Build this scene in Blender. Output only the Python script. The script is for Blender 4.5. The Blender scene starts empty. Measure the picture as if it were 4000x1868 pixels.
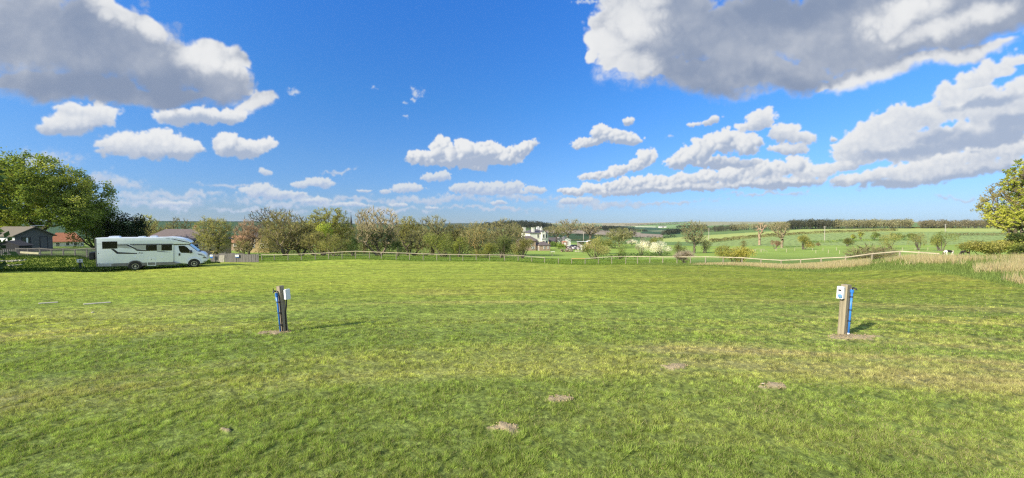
import bpy, math, random
import numpy as np
from mathutils import Vector, Matrix

# ------------------------------------------------------------------ basics
S = bpy.context.scene
COL = S.collection
R = math.radians
F_PX = 1444.0                       # focal length in photo pixels (13 mm on a 36 mm wide frame)
PITCH = math.atan(54.0 / F_PX)
CP, SP = math.cos(PITCH), math.sin(PITCH)
EYE = 1.65
SLOPE = 0.07                        # the camping field falls away from the photographer


def ray(px, py):
    a = (np.asarray(px, float) - 2000) / F_PX
    b = (934 - np.asarray(py, float)) / F_PX
    return a, CP + b * SP, -SP + b * CP


def wz(px, py, y):
    """height of the point seen at (px, py) when it lies y metres ahead"""
    a, dy, dz = ray(px, py)
    return EYE + dz / dy * y


def wx(px, y, py=930):
    a, dy, dz = ray(px, py)
    return a / dy * y


def uvp(px, py):
    a, dy, dz = ray(px, py)
    return float(a / dy), float(dz / dy)


def sstep(a, b, x):
    t = np.clip((np.asarray(x, float) - a) / (b - a), 0, 1)
    return t * t * (3 - 2 * t)


def vnoise(x, y, seed=0):
    x = np.asarray(x, float); y = np.asarray(y, float)
    xi = np.floor(x).astype(np.int64); yi = np.floor(y).astype(np.int64)
    fx = x - xi; fy = y - yi
    fx = fx * fx * (3 - 2 * fx); fy = fy * fy * (3 - 2 * fy)

    def h(i, j):
        n = (i * 374761393 + j * 668265263 + seed * 974634777) & 0x7fffffff
        n = ((n ^ (n >> 13)) * 1274126177) & 0x7fffffff
        n = n ^ (n >> 16)
        return (n & 0xffff) / 65535.0
    a = h(xi, yi); b = h(xi + 1, yi); c = h(xi, yi + 1); d = h(xi + 1, yi + 1)
    return (a * (1 - fx) + b * fx) * (1 - fy) + (c * (1 - fx) + d * fx) * fy


def fbm(x, y, seed=0, oct=4):
    s = 0; a = 0.5; t = 0
    for k in range(oct):
        s = s + a * vnoise(x * 2 ** k + 17.3 * k, y * 2 ** k - 9.1 * k, seed + k); t += a; a *= 0.5
    return s / t


# ------------------------------------------------------------------ terrain heights
TD = np.log(np.array([62, 80, 100, 130, 160, 225, 320, 430, 600, 900, 1300, 2000, 3500, 7000.]))
TP = [-400, 330, 470, 1000, 1400, 1600, 1800, 2000, 2200, 2500, 2700, 3000, 3400, 3700, 4400]
TR = np.array([
    [968, 964, 960, 952, 945, 930, 912, 898, 886, 868, 870, 871, 872, 872],
    [972, 967, 962, 955, 947, 932, 912, 898, 884, 864, 868, 870, 871, 871],
    [1015, 1000, 990, 975, 962, 940, 915, 898, 882, 863, 866, 868, 870, 870],
    [1014, 1001, 992, 975, 960, 935, 912, 895, 881, 865, 868, 870, 871, 871],
    [1010, 1000, 994, 980, 965, 940, 916, 901, 888, 874, 876, 877, 877, 877],
    [1012, 1001, 995, 982, 968, 943, 920, 905, 893, 877, 878, 878, 876, 876],
    [1014, 1002, 996, 984, 971, 948, 928, 913, 902, 892, 884, 876, 873, 872],
    [1018, 1008, 1000, 984, 970, 947, 932, 920, 909, 897, 888, 879, 873, 872],
    [1025, 1013, 1004, 986, 968, 946, 934, 924, 915, 902, 893, 882, 874, 872],
    [1026, 1014, 1004, 986, 968, 950, 938, 927, 916, 902, 893, 882, 873, 871],
    [1023, 1010, 1001, 989, 978, 957, 934, 917, 905, 895, 888, 877, 867, 866],
    [1020, 1007, 998, 987, 977, 957, 924, 899, 886, 880, 876, 871, 867, 866],
    [1012, 1003, 996, 985, 976, 954, 917, 894, 884, 878, 873, 869, 867, 866],
    [1010, 1003, 997, 987, 975, 951, 914, 892, 883, 876, 871, 868, 867, 866],
    [1010, 1003, 997, 987, 975, 950, 914, 892, 883, 876, 871, 868, 867, 866.]])
TU = (np.array(TP) - 2000.) / F_PX / CP

# the field fence: photo column -> distance ahead, and ground row at its foot
FD_P = [-600, 300, 480, 2450, 2500, 2600, 2700, 2800, 2900, 3000, 3100, 3200, 3300, 3400, 3500, 3600, 3700, 3900, 4200]
FD_Y = [47, 47, 56, 56, 54.5, 51, 47.5, 45, 43, 40.5, 38, 35.5, 33.3, 31.3, 29.5, 28, 27, 25.5, 24]
FG_P = [-400, 300, 480, 800, 1000, 1200, 1280, 1370, 1480, 1600, 1750, 2000, 2060, 2110, 2260, 2420, 2600, 2720, 2920, 3070, 3200, 3300, 3450, 3600, 4200]
FG_R = [999, 1001, 1019, 1022, 1021, 1018, 1015, 1012, 1014, 1019, 1021, 1020, 1024, 1028, 1034, 1033, 1034, 1034, 1036, 1044, 1040, 1030, 1016, 1005, 1000]
LE_P = [-600, 300, 480, 2450, 2600, 2700, 2900, 3000, 3200, 3500, 4000, 4300, 4700]
LE_Y = [44, 44, 54.5, 54.5, 47, 43.5, 37, 33, 28, 22.5, 14, 11.5, 9]


def col_px(u):
    return 2000 + u * CP * F_PX


def Z(x, y):
    x = np.asarray(x, float); y = np.asarray(y, float)
    shape = np.broadcast(x, y).shape
    x = np.broadcast_to(x, shape).astype(float).ravel(); y = np.broadcast_to(y, shape).astype(float).ravel()
    r = np.hypot(x, y)
    plane = -SLOPE * np.clip(y, -70, 90)
    plane = plane - 0.03 * np.clip(r - 110, 0, 400) * (y < 60)
    ys = np.maximum(y, 0.5)
    u = np.clip(x / ys, -1.75, 1.75)
    p = col_px(u)
    # near: bumps along the fence line
    fd = np.interp(p, FD_P, FD_Y)
    fr = np.interp(p, FG_P, FG_R)
    a = (fr - 934) / F_PX
    slope_row = (-SP - a * CP) / (CP - a * SP)
    bump = EYE + slope_row * fd + SLOPE * fd
    near = plane + np.where(y > 0, bump * np.exp(-((y - fd) / np.where(y > fd, 16, 8.5)) ** 2), 0)
    near = near + (-0.07 * 33.84 - near) * sstep(7.0, 3.6, np.hypot((x + 32.6) * 0.75, y - 35.2))
    near = near + 0.10 * (fbm(x / 5.5 + 3, y / 5.5, 5, 3) - 0.5) * sstep(1, 8, r) * sstep(3.0, 7.0, np.hypot((x + 32.6) * 0.75, y - 35.2))
    # far: table of rows
    ld = np.log(np.maximum(y, 62))
    rows = np.stack([np.interp(ld, TD, TR[k]) for k in range(len(TP))])
    k = np.clip(np.searchsorted(TU, u) - 1, 0, len(TP) - 2)
    t = np.clip((u - TU[k]) / (TU[k + 1] - TU[k]), 0, 1); t = t * t * (3 - 2 * t) * 0.5 + t * 0.5
    i = np.arange(len(u))
    row = rows[k, i] * (1 - t) + rows[k + 1, i] * t
    a = (row - 934) / F_PX
    far = EYE + (-SP - a * CP) / (CP - a * SP) * np.maximum(y, 62)
    far = far + (fbm(x / 60, y / 60, 9, 3) - 0.5) * np.clip((y - 150) / 500, 0, 1) * 1.2
    w = sstep(0, 1, np.clip((y - np.minimum(fd, 56) - 1) / 22, 0, 1))
    w = w * sstep(1.74, 1.6, np.abs(x / ys)) * (y > 5)
    return (near * (1 - w) + far * w).reshape(shape)


def gz(x, y):
    return float(Z(np.array([x]), np.array([y]))[0])


def at(px, y):
    """a point on the ground in photo column px, y metres ahead"""
    x = float(wx(px, y, 960))
    return Vector((x, y, gz(x, y)))


# ------------------------------------------------------------------ objects and labels
def tag(o, label=None, cat=None, group=None, kind=None):
    if label: o['label'] = label
    if cat: o['category'] = cat
    if group: o['group'] = group
    if kind: o['kind'] = kind
    return o


def link(o, parent=None):
    COL.objects.link(o)
    if parent is not None: o.parent = parent
    return o


def empty(name, loc=(0, 0, 0), rz=0.0, label=None, cat=None, group=None):
    o = bpy.data.objects.new(name, None)
    o.empty_display_size = 0.2
    o.location = loc; o.rotation_euler = (0, 0, rz)
    link(o)
    return tag(o, label, cat, group)


def big_mesh(name, V, F, mats, parent=None, fm=None, attrs=None, smooth=False):
    """V (n,3); F a list of (m,k) index arrays; fm per-array material index; attrs {name:(n,4)}"""
    me = bpy.data.meshes.new(name)
    V = np.asarray(V, np.float32)
    F = [np.asarray(f, np.int64) for f in F if len(f)]
    me.vertices.add(len(V)); me.vertices.foreach_set('co', V.ravel())
    li = np.concatenate([f.ravel() for f in F]).astype(np.int32)
    tot = np.concatenate([np.full(len(f), f.shape[1]) for f in F]).astype(np.int32)
    st = np.concatenate([[0], np.cumsum(tot)[:-1]]).astype(np.int32)
    me.loops.add(len(li)); me.loops.foreach_set('vertex_index', li)
    me.polygons.add(len(tot)); me.polygons.foreach_set('loop_start', st); me.polygons.foreach_set('loop_total', tot)
    for m in (mats if isinstance(mats, (list, tuple)) else [mats]): me.materials.append(m)
    if fm is not None:
        me.polygons.foreach_set('material_index', np.concatenate([np.full(len(f), k) for f, k in zip(F, fm)]).astype(np.int32))
    if smooth: me.polygons.foreach_set('use_smooth', np.ones(len(tot), bool))
    for an, arr in (attrs or {}).items():
        at_ = me.attributes.new(an, 'FLOAT_COLOR', 'POINT')
        at_.data.foreach_set('color', np.asarray(arr, np.float32).ravel())
    me.update(calc_edges=True)
    return link(bpy.data.objects.new(name, me), parent)


class MB:
    """collects boxes, bars, tubes and prisms and links them as one mesh object"""
    def __init__(s): s.v = []; s.f = []

    def add(s, vs, fs):
        n = len(s.v); s.v += [tuple(v) for v in vs]; s.f += [tuple(i + n for i in f) for f in fs]; return s

    def box(s, x0, x1, y0, y1, z0, z1):
        return s.add([(x0, y0, z0), (x1, y0, z0), (x1, y1, z0), (x0, y1, z0), (x0, y0, z1), (x1, y0, z1), (x1, y1, z1), (x0, y1, z1)],
                     [(3, 2, 1, 0), (4, 5, 6, 7), (0, 1, 5, 4), (1, 2, 6, 5), (2, 3, 7, 6), (3, 0, 4, 7)])

    def bar(s, a, b, w, h=None, up=(0, 0, 1)):
        """square bar from a to b"""
        h = h or w; a = Vector(a); b = Vector(b); d = (b - a).normalized(); up = Vector(up)
        if abs(d.dot(up)) > 0.98: up = Vector((0, 1, 0))
        r = d.cross(up).normalized(); t = r.cross(d).normalized()
        q = [(-w / 2, -h / 2), (w / 2, -h / 2), (w / 2, h / 2), (-w / 2, h / 2)]
        vs = [a + r * i + t * j for i, j in q] + [b + r * i + t * j for i, j in q]
        return s.add(vs, [(0, 1, 2, 3), (7, 6, 5, 4), (0, 4, 5, 1), (1, 5, 6, 2), (2, 6, 7, 3), (3, 7, 4, 0)])

    def tube(s, pts, r, n=8, cap=True):
        pts = [Vector(p) for p in pts]; rs = r if isinstance(r, (list, tuple)) else [r] * len(pts)
        rings = []
        ref = Vector((0, 0, 1))
        for i, p in enumerate(pts):
            d = (pts[min(i + 1, len(pts) - 1)] - pts[max(i - 1, 0)]).normalized()
            u = ref if abs(d.dot(ref)) < 0.95 else Vector((1, 0, 0))
            a = d.cross(u).normalized(); b = a.cross(d).normalized()
            rings.append([p + a * math.cos(2 * math.pi * k / n) * rs[i] + b * math.sin(2 * math.pi * k / n) * rs[i] for k in range(n)])
        vs = [v for g in rings for v in g]; fs = []
        for i in range(len(pts) - 1):
            for k in range(n):
                k2 = (k + 1) % n
                fs.append((i * n + k, i * n + k2, (i + 1) * n + k2, (i + 1) * n + k))
        if cap:
            fs.append(tuple(range(n))[::-1]); fs.append(tuple((len(pts) - 1) * n + k for k in range(n)))
        return s.add(vs, fs)

    def prism(s, poly, axis, a, b):
        """polygon of 2-D points extruded along axis from a to b (x: pts are (y,z); y: (x,z); z: (x,y))"""
        def p3(q, t):
            return {'x': (t, q[0], q[1]), 'y': (q[0], t, q[1]), 'z': (q[0], q[1], t)}[axis]
        n = len(poly); vs = [p3(q, a) for q in poly] + [p3(q, b) for q in poly]
        fs = [tuple(range(n)), tuple(range(2 * n - 1, n - 1, -1))]
        for k in range(n): fs.append((k, (k + 1) % n + 0, (k + 1) % n + n, k + n))
        return s.add(vs, fs)

    def build(s, name, mat, parent=None, smooth=False, bevel=0, auto=None):
        import bmesh
        me = bpy.data.meshes.new(name); me.from_pydata(s.v, [], s.f)
        bm = bmesh.new(); bm.from_mesh(me)
        bmesh.ops.recalc_face_normals(bm, faces=bm.faces[:])
        if bevel:
            bmesh.ops.bevel(bm, geom=[e for e in bm.edges if e.is_manifold and e.calc_face_angle(0) > 0.5], offset=bevel, segments=2, affect='EDGES', profile=0.6)
        bm.to_mesh(me); bm.free()
        me.materials.append(mat)
        if smooth:
            for p in me.polygons: p.use_smooth = True
        if auto:
            me.shade_smooth() if hasattr(me, 'shade_smooth') else None
            me.set_sharp_from_angle(angle=R(auto))
        me.update()
        return link(bpy.data.objects.new(name, me), parent)


# ------------------------------------------------------------------ materials
class NT:
    def __init__(s, nt): s.nt = nt; s.N = nt.nodes; s.L = nt.links

    def n(s, t, **kw):
        nd = s.N.new(t)
        for k, v in kw.items(): setattr(nd, k, v)
        return nd

    def put(s, sock, v):
        if isinstance(v, bpy.types.NodeSocket): s.L.new(v, sock)
        elif v is not None: sock.default_value = v

    def math(s, op, a, b=None, c=None, clamp=False):
        nd = s.n('ShaderNodeMath', operation=op, use_clamp=clamp)
        s.put(nd.inputs[0], a)
        if b is not None: s.put(nd.inputs[1], b)
        if c is not None: s.put(nd.inputs[2], c)
        return nd.outputs[0]

    def vec(s, op, a, b=None, scale=None):
        nd = s.n('ShaderNodeVectorMath', operation=op)
        s.put(nd.inputs[0], a)
        if b is not None: s.put(nd.inputs[1], b)
        if scale is not None: s.put(nd.inputs['Scale'], scale)
        return nd.outputs['Value'] if op in ('LENGTH', 'DOT_PRODUCT', 'DISTANCE') else nd.outputs[0]

    def mix(s, f, a, b, mode='MIX'):
        nd = s.n('ShaderNodeMix', data_type='RGBA', blend_type=mode)
        s.put(nd.inputs[0], f)
        s.put(nd.inputs[6], tuple(a) + (1,) if isinstance(a, tuple) and len(a) == 3 else a)
        s.put(nd.inputs[7], tuple(b) + (1,) if isinstance(b, tuple) and len(b) == 3 else b)
        return nd.outputs[2]

    def noise(s, v, scale, detail=4, rough=0.55, dist=0.0, dim='3D'):
        nd = s.n('ShaderNodeTexNoise', noise_dimensions=dim)
        if v is not None: s.put(nd.inputs['Vector'], v)
        nd.inputs['Scale'].default_value = scale; nd.inputs['Detail'].default_value = detail
        nd.inputs['Roughness'].default_value = rough; nd.inputs['Distortion'].default_value = dist
        return nd.outputs['Fac']

    def smooth(s, x, a, b, lo=0.0, hi=1.0):
        nd = s.n('ShaderNodeMapRange', interpolation_type='SMOOTHSTEP')
        s.put(nd.inputs[0], x)
        for k, v in zip((1, 2, 3, 4), (a, b, lo, hi)): s.put(nd.inputs[k], v)
        return nd.outputs[0]


def new_mat(name):
    m = bpy.data.materials.new(name); m.use_nodes = True
    nt = NT(m.node_tree); b = m.node_tree.nodes['Principled BSDF']
    return m, nt, b


def M(name, c, c2=None, rough=0.7, scale=6.0, detail=5, stretch=(1, 1, 1), bump=0.0, bscale=None, metal=0.0, spec=0.35, coat=0.0, lo=0.35, hi=0.65):
    m, t, b = new_mat(name)
    tc = t.n('ShaderNodeTexCoord').outputs['Object']
    mp = t.n('ShaderNodeMapping'); t.put(mp.inputs[0], tc); mp.inputs['Scale'].default_value = stretch
    f = t.noise(mp.outputs[0], scale, detail, 0.6)
    f2 = t.smooth(f, lo, hi)
    c2 = c2 or tuple(v * 0.8 for v in c)
    t.put(b.inputs['Base Color'], t.mix(f2, c, c2))
    b.inputs['Roughness'].default_value = rough; b.inputs['Metallic'].default_value = metal
    b.inputs['Specular IOR Level'].default_value = spec
    b.inputs['Coat Weight'].default_value = coat
    if bump:
        g = t.noise(mp.outputs[0], bscale or scale * 3, 4, 0.6)
        bn = t.n('ShaderNodeBump'); bn.inputs['Strength'].default_value = bump; bn.inputs['Distance'].default_value = 0.02
        t.put(bn.inputs['Height'], g); t.put(b.inputs['Normal'], bn.outputs[0])
    return m


# ------------------------------------------------------------------ camera and lights
cam = bpy.data.cameras.new('camera'); co = link(bpy.data.objects.new('camera', cam))
cam.sensor_width = 36; cam.lens = 36 * F_PX / 4000; cam.clip_start = 0.05; cam.clip_end = 30000
co.location = (0, 0, EYE); co.rotation_euler = (R(90) - PITCH, 0, 0)
S.camera = co
S.view_settings.view_transform = 'Standard'; S.view_settings.look = 'None'
S.view_settings.gamma = 1; S.view_settings.use_curve_mapping = False
S.view_settings.exposure = 0.0
S.cycles.use_denoising = False
S.cycles.max_bounces = 6; S.cycles.diffuse_bounces = 2; S.cycles.transparent_max_bounces = 8
S.cycles.sample_clamp_indirect = 8
S.cycles.filter_width = 1.3

SUN_AZ = 56.0                       # shadows run this many degrees to the right of straight ahead
SUN_EL = 29.0
sun = bpy.data.lights.new('sun', 'SUN'); so = link(bpy.data.objects.new('sun', sun))
sun.energy = 5.0; sun.angle = R(0.5); sun.color = (1.0, 0.91, 0.74)
sd = Vector((-math.sin(R(SUN_AZ)) * math.cos(R(SUN_EL)), -math.cos(R(SUN_AZ)) * math.cos(R(SUN_EL)), math.sin(R(SUN_EL))))
so.rotation_euler = sd.to_track_quat('Z', 'Y').to_euler()
so.location = sd * 200
# ------------------------------------------------------------------ clouds: heaps of puffs, lit from behind and left of the photographer
def sfbm(x, y, seed, oct=5):
    return fbm(x, y, seed, oct) * 2 - 1


def billow(x, y, seed, oct=5, gain=0.5, lac=2.03):
    s = 0; a = 1.0; t = 0
    for k in range(oct):
        ca, sa = math.cos(0.7 * k), math.sin(0.7 * k)
        xx = (x * ca - y * sa) * lac ** k + 13.7 * k; yy = (x * sa + y * ca) * lac ** k + 5.1 * k
        s = s + a * np.abs(2 * vnoise(xx, yy, seed + 7 * k) - 1); t += a; a *= gain
    return s / t


def cloud_layer(px, py, bodies, seed, shade, light, size=70, warp=0.30, rel=0.5, grad=0.45, base=0.62, edge=0.3, n=26, rmin=0.22, rmax=0.62, alpha=1.0, whites=None, darks=None, mott=0.0, wk=0.8, dk=0.6, flat=1.0, soft=0.6, rough=0.75, cedge=0.15, bn=0.35, rim=0.18, rimw=0.35, frk=2.4):
    """bodies: ellipses (x, y, rx, ry, tilt) in photo pixels, each heaped with puffs; size: scale of the turbulence in pixels"""
    rng = np.random.default_rng(seed)
    H, Wd = px.shape
    X_ = px / size; Y_ = py / size
    wx_ = sfbm(X_, Y_, seed + 50, 5); wy_ = sfbm(X_ + 31, Y_ + 7, seed + 60, 5)
    hx_ = sfbm(X_ * 5, Y_ * 5, seed + 70, 3); hy_ = sfbm(X_ * 5 + 9, Y_ * 5, seed + 75, 3)
    qx = px + (wx_ + 0.3 * hx_) * size * warp; qy = py + (wy_ + 0.3 * hy_) * size * warp
    D = np.full((H, W_ := Wd), -1e9); NX = np.zeros((H, Wd)); NY = np.zeros((H, Wd)); NZ = np.ones((H, Wd)); A = np.zeros((H, Wd)); CV = np.full((H, Wd), -1.0); G = np.zeros((H, Wd)); GW = np.full((H, Wd), 1e-6)
    pmin = [px[:, :].min(), py.min()]

    def window(cx, cy, r):
        m = (np.abs(colx - cx) < r); k = np.where(m)[0]
        if not len(k): return None
        mr = (np.abs(rowy - cy) < r * 1.05 + 4); j = np.where(mr)[0]
        if not len(j): return None
        return slice(j[0], j[-1] + 1), slice(k[0], k[-1] + 1)
    colx = px[H // 2]; rowy = py[:, Wd // 2]
    for e in bodies:
        cx, cy, rx, ry = e[:4]; t = R(e[4] if len(e) > 4 else 0); c_, s_ = math.cos(t), math.sin(t)
        if cx + rx * 1.4 < colx[0] or cx - rx * 1.4 > colx[-1]: continue
        rr_ = max(rx, ry) * 1.5 + size
        wdw = window(cx, cy, rr_)
        if wdw is None: continue
        dx = qx[wdw] - cx; dy = -(qy[wdw] - cy)
        ex = (dx * c_ + dy * s_) / rx; ey = (-dx * s_ + dy * c_) / ry
        bb = billow(X_[wdw] * 1.6 + wx_[wdw] * 0.3, Y_[wdw] * 1.6 + wy_[wdw] * 0.3, seed + 5, 5, 0.55)
        cov = 1 - np.hypot(ex, np.where(ey < 0, ey * 1.15, ey)) + rough * (bb - 0.32)
        CV[wdw] = np.maximum(CV[wdw], cov)
        A[wdw] = np.maximum(A[wdw], sstep(0, 1, np.clip(cov / np.where(ey < -0.1, cedge * (1 + soft), cedge), 0, 1)))
        wt = np.exp(-2.0 * (ex * ex + ey * ey)); G[wdw] += wt * np.clip(ey, -1.2, 1.2); GW[wdw] += wt
        m_ = int(n * np.clip(rx / ry, 1, 5) ** 0.8)
        a = rng.uniform(0, 2 * math.pi, m_); r = np.sqrt(rng.uniform(0, 1, m_))
        ux, uy = r * np.cos(a), r * np.sin(a)
        uy = np.where(uy < -0.45, -0.45 + 0.35 * (uy + 0.45), uy)          # flat bases
        pr = (rmin + (rmax - rmin) * rng.uniform(0, 1, m_) ** 2.2) * (1.1 - 0.45 * r) * ry
        o = np.argsort(-pr)
        for i in o:
            x0 = cx + ux[i] * rx * 0.86 * c_ - uy[i] * ry * 0.82 * s_; y0 = cy - (ux[i] * rx * 0.86 * s_ + uy[i] * ry * 0.82 * c_); q = pr[i]
            w2 = window(x0, y0, q * 1.3 + size * warp * 1.3)
            if w2 is None: continue
            bx = (qx[w2] - x0) / q; by = -(qy[w2] - y0) / q
            d2 = bx * bx + by * by
            hz = np.sqrt(np.clip(1 - d2, 0, 1))
            zc = math.sqrt(max(0, 1 - r[i] ** 2)) * ry * 0.75
            dep = np.where(d2 < 1, zc + hz * q, -1e9)
            k = dep > D[w2]
            for arr, val in ((D, dep), (NX, bx), (NY, by), (NZ, hz)):
                v = arr[w2]; v[k] = val[k]; arr[w2] = v
            ed = edge * (1.0 + soft * (uy[i] < -0.2) * 2)
            A[w2] = np.maximum(A[w2], sstep(0, 1, np.clip((1 - np.sqrt(d2)) / ed, 0, 1)) * (uy[i] > -0.35))

    def blur(a, k):
        for _ in range(k):
            a = (np.roll(a, 1, 0) + np.roll(a, -1, 0) + 2 * a) / 4; a = (np.roll(a, 1, 1) + np.roll(a, -1, 1) + 2 * a) / 4
        return a
    lam = NX * -0.50 + NY * 0.55 + NZ * 0.67
    lam = np.where(D > -1e8, lam, 0.6)
    lam = 0.4 * blur(lam, 2) + 0.6 * blur(lam, 8)
    g = np.clip(G / GW, -1, 1)
    B = billow(X_ * 2.2 + wx_ * 0.4, Y_ * 2.2 * flat + wy_ * 0.4, seed, 5, 0.55)
    li = base + rel * (lam - 0.62) + grad * g + bn * (B - 0.30)
    li = li + rim * sstep(rimw, 0.0, blur(CV, 3)) * (0.6 + 0.4 * wx_)
    if mott: li = li + mott * (sfbm(X_ * 0.45 + 9, Y_ * 0.6, seed + 90, 5) + 0.5 * sfbm(X_ * 1.4 + 3, Y_ * 1.8, seed + 95, 4))

    def field(es):
        fw = np.full(px.shape, -9.0)
        for e in es:
            t = R(e[4] if len(e) > 4 else 0); c_, s_ = math.cos(t), math.sin(t)
            dx = qx - e[0]; dy = -(qy - e[1])
            fw = np.maximum(fw, 1 - np.hypot((dx * c_ + dy * s_) / e[2], (-dx * s_ + dy * c_) / e[3]))
        return fw
    if whites: li = li + wk * sstep(-0.1, 0.85, field(whites) + 0.45 * (B - 0.3) + 0.25 * wx_)
    if darks: li = li - dk * sstep(-0.1, 0.8, field(darks) + 0.3 * wx_)
    li = sstep(0, 1, np.clip(li, 0, 1))[..., None]
    col = np.array(shade) * (1 - li) + np.array(light) * li
    fr = billow(X_ * 5.5 + hx_ * 0.3, Y_ * 5.5, seed + 33, 4, 0.6)
    A = blur(A, 1)
    A = np.clip(A + (fr - 0.40) * frk * A * (1 - A) * 4 * 0.5, 0, 1)
    return col, A * alpha


SH_N = (0.25, 0.315, 0.45); SH_M = (0.40, 0.48, 0.63); SH_F = (0.42, 0.53, 0.73)
WH_N = (0.84, 0.85, 0.86); WH_M = (0.84, 0.855, 0.87); WH_F = (0.68, 0.74, 0.81)
C_STREAK = [(1900, 815, 320, 12), (700, 770, 260, 18), (1400, 790, 200, 12), (2600, 790, 260, 10), (3000, 770, 240, 9), (640, 800, 250, 22), (1130, 795, 330, 26), (1700, 775, 300, 22), (2350, 800, 260, 20), (475, 722, 120, 36, -4), (400, 690, 80, 24), (560, 775, 170, 16), (150, 628, 190, 50), (60, 740, 220, 60), (330, 790, 150, 22), (1310, 672, 80, 9, 4), (900, 720, 180, 14), (3750, 775, 140, 9), (1500, 820, 240, 14), (2050, 775, 200, 18), (1000, 830, 260, 12)]
C_LOW = [(1015, 750, 85, 30), (1100, 765, 110, 22), (1180, 722, 45, 18), (1245, 716, 60, 26), (1035, 674, 27, 18), (1590, 737, 78, 20, 3), (1505, 752, 22, 9), (1680, 696, 40, 20), (1725, 690, 42, 24), (1790, 738, 40, 20), (1850, 735, 60, 26), (1935, 735, 70, 26), (2010, 732, 40, 28), (2095, 745, 45, 18), (1940, 752, 160, 14),
         (1235, 786, 70, 14), (1560, 800, 45, 9), (1950, 793, 40, 10), (2225, 790, 45, 17), (2280, 785, 40, 14), (1360, 800, 80, 10), (700, 800, 60, 10), (640, 795, 50, 12), (1690, 812, 30, 7), (1420, 745, 30, 8)]
C_BAND = [(2230, 745, 60, 17), (2310, 738, 70, 22, 6), (2420, 722, 70, 28, 6), (2500, 715, 55, 30), (2580, 705, 70, 32), (2670, 702, 60, 30), (2760, 690, 70, 36), (2850, 682, 70, 38), (2940, 668, 70, 42), (3030, 668, 80, 44), (3120, 655, 70, 50), (3200, 672, 70, 36), (3000, 715, 260, 30, 2), (2600, 738, 330, 26, 3), (2340, 690, 90, 18, 12), (2420, 668, 60, 24, 20), (2490, 640, 50, 30, 20), (2530, 618, 45, 38),
          (3330, 705, 90, 26, 8), (3420, 690, 90, 34, 10), (3520, 672, 90, 40, 10), (3620, 650, 90, 46, 10), (3720, 632, 100, 50, 10), (3830, 605, 110, 52, 12), (3950, 585, 110, 52, 12), (3700, 680, 340, 36, 9), (3330, 640, 100, 34, 20)]
D_BAND = [(2620, 765, 460, 30, 2), (3050, 735, 300, 26, 3), (3450, 730, 240, 30, 5), (3800, 690, 320, 34, 10)]
C_MID = [(280, 482, 130, 55), (390, 455, 80, 55), (210, 500, 75, 34), (310, 430, 110, 30), (690, 462, 90, 40), (800, 460, 110, 42), (900, 455, 70, 38), (470, 565, 100, 55), (570, 575, 120, 62), (630, 560, 80, 66), (710, 590, 95, 44), (890, 565, 65, 55), (950, 585, 90, 38), (1020, 570, 55, 28, 12), (1130, 365, 1, 1),
         (1728, 580, 52, 50), (1660, 615, 85, 36), (1760, 615, 90, 40), (1830, 592, 70, 52), (1910, 595, 75, 48), (1975, 605, 75, 40), (2045, 580, 62, 28, 25), (1850, 630, 190, 26), (1870, 655, 50, 14),
         (2350, 515, 55, 38), (2400, 535, 75, 36), (2310, 555, 80, 26), (2450, 550, 60, 22), (2452, 474, 24, 17), (2280, 568, 55, 16), (2775, 474, 48, 16, 15), (2715, 486, 25, 8),
         (2670, 620, 75, 40, 20), (2740, 585, 80, 55, 15), (2830, 560, 90, 55, 10), (2910, 565, 80, 50), (2968, 469, 78, 42, 8), (2915, 490, 50, 22, 20), (3070, 520, 62, 44), (3130, 540, 60, 34), (3076, 583, 90, 22), (2800, 635, 190, 24), (3258, 553, 17, 15)]
D_MID = [(330, 520, 150, 30), (770, 470, 170, 30), (2830, 645, 230, 34, 3), (700, 620, 150, 34), (830, 490, 150, 24), (960, 610, 110, 22), (1880, 640, 190, 28), (2400, 570, 110, 22)]
C_BANK = [(3330, 560, 70, 50, 20), (3400, 530, 80, 65, 20), (3470, 500, 90, 70, 20), (3560, 475, 90, 70, 20), (3640, 450, 90, 60, 15), (3480, 560, 220, 50, 12), (3720, 370, 75, 60, 15), (3800, 330, 80, 65, 15), (3890, 300, 90, 75, 15), (3980, 280, 90, 85, 15), (3800, 400, 160, 70, 12), (3870, 450, 160, 45), (3800, 535, 330, 66, 9), (4010, 400, 120, 100), (3600, 590, 330, 40, 8)]
D_BANK = [(3900, 610, 200, 40, 12), (3650, 540, 180, 40, 10), (3820, 545, 330, 60, 9), (3560, 590, 260, 36, 9), (3850, 400, 200, 24, 8), (3950, 480, 120, 40)]
C_BIG = [(60, 170, 420, 215), (360, 200, 420, 225, -8), (620, 270, 330, 165, -14), (840, 325, 170, 95, -16), (1000, 402, 100, 38, 14), (790, 220, 100, 75, -12), (880, 250, 90, 60, -16), (430, 50, 150, 60, -24), (560, 100, 110, 60, -28), (250, 345, 400, 80, -3), (600, 385, 330, 50, 3),
         (2400, 180, 120, 170, 14), (2430, 60, 110, 120), (2480, 260, 150, 130), (2600, 120, 250, 240), (2900, 180, 380, 215, -2), (3200, 150, 400, 205, 6), (3550, 70, 420, 180, 12), (3900, 30, 300, 120, 10), (3430, 290, 300, 52, 13), (3760, 210, 300, 40, 14), (2750, 310, 280, 95, -4), (3050, 310, 260, 85, 4), (3400, 210, 420, 120, 10), (3750, 130, 380, 95, 13)]
W_BIG = [(451, 40, 190, 70, -25), (580, 100, 120, 55, -28), (800, 205, 170, 90, -16), (900, 260, 110, 60, -20), (1000, 402, 130, 50, 14), (2360, 200, 170, 220, 14), (2440, 60, 200, 170), (2460, 270, 150, 120), (3400, 318, 300, 40, 13), (3700, 232, 330, 40, 14), (3950, 165, 200, 36, 12), (3521, 50, 220, 75, 18), (3660, 114, 170, 50, 18), (3850, 40, 160, 50, 15)]
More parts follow.
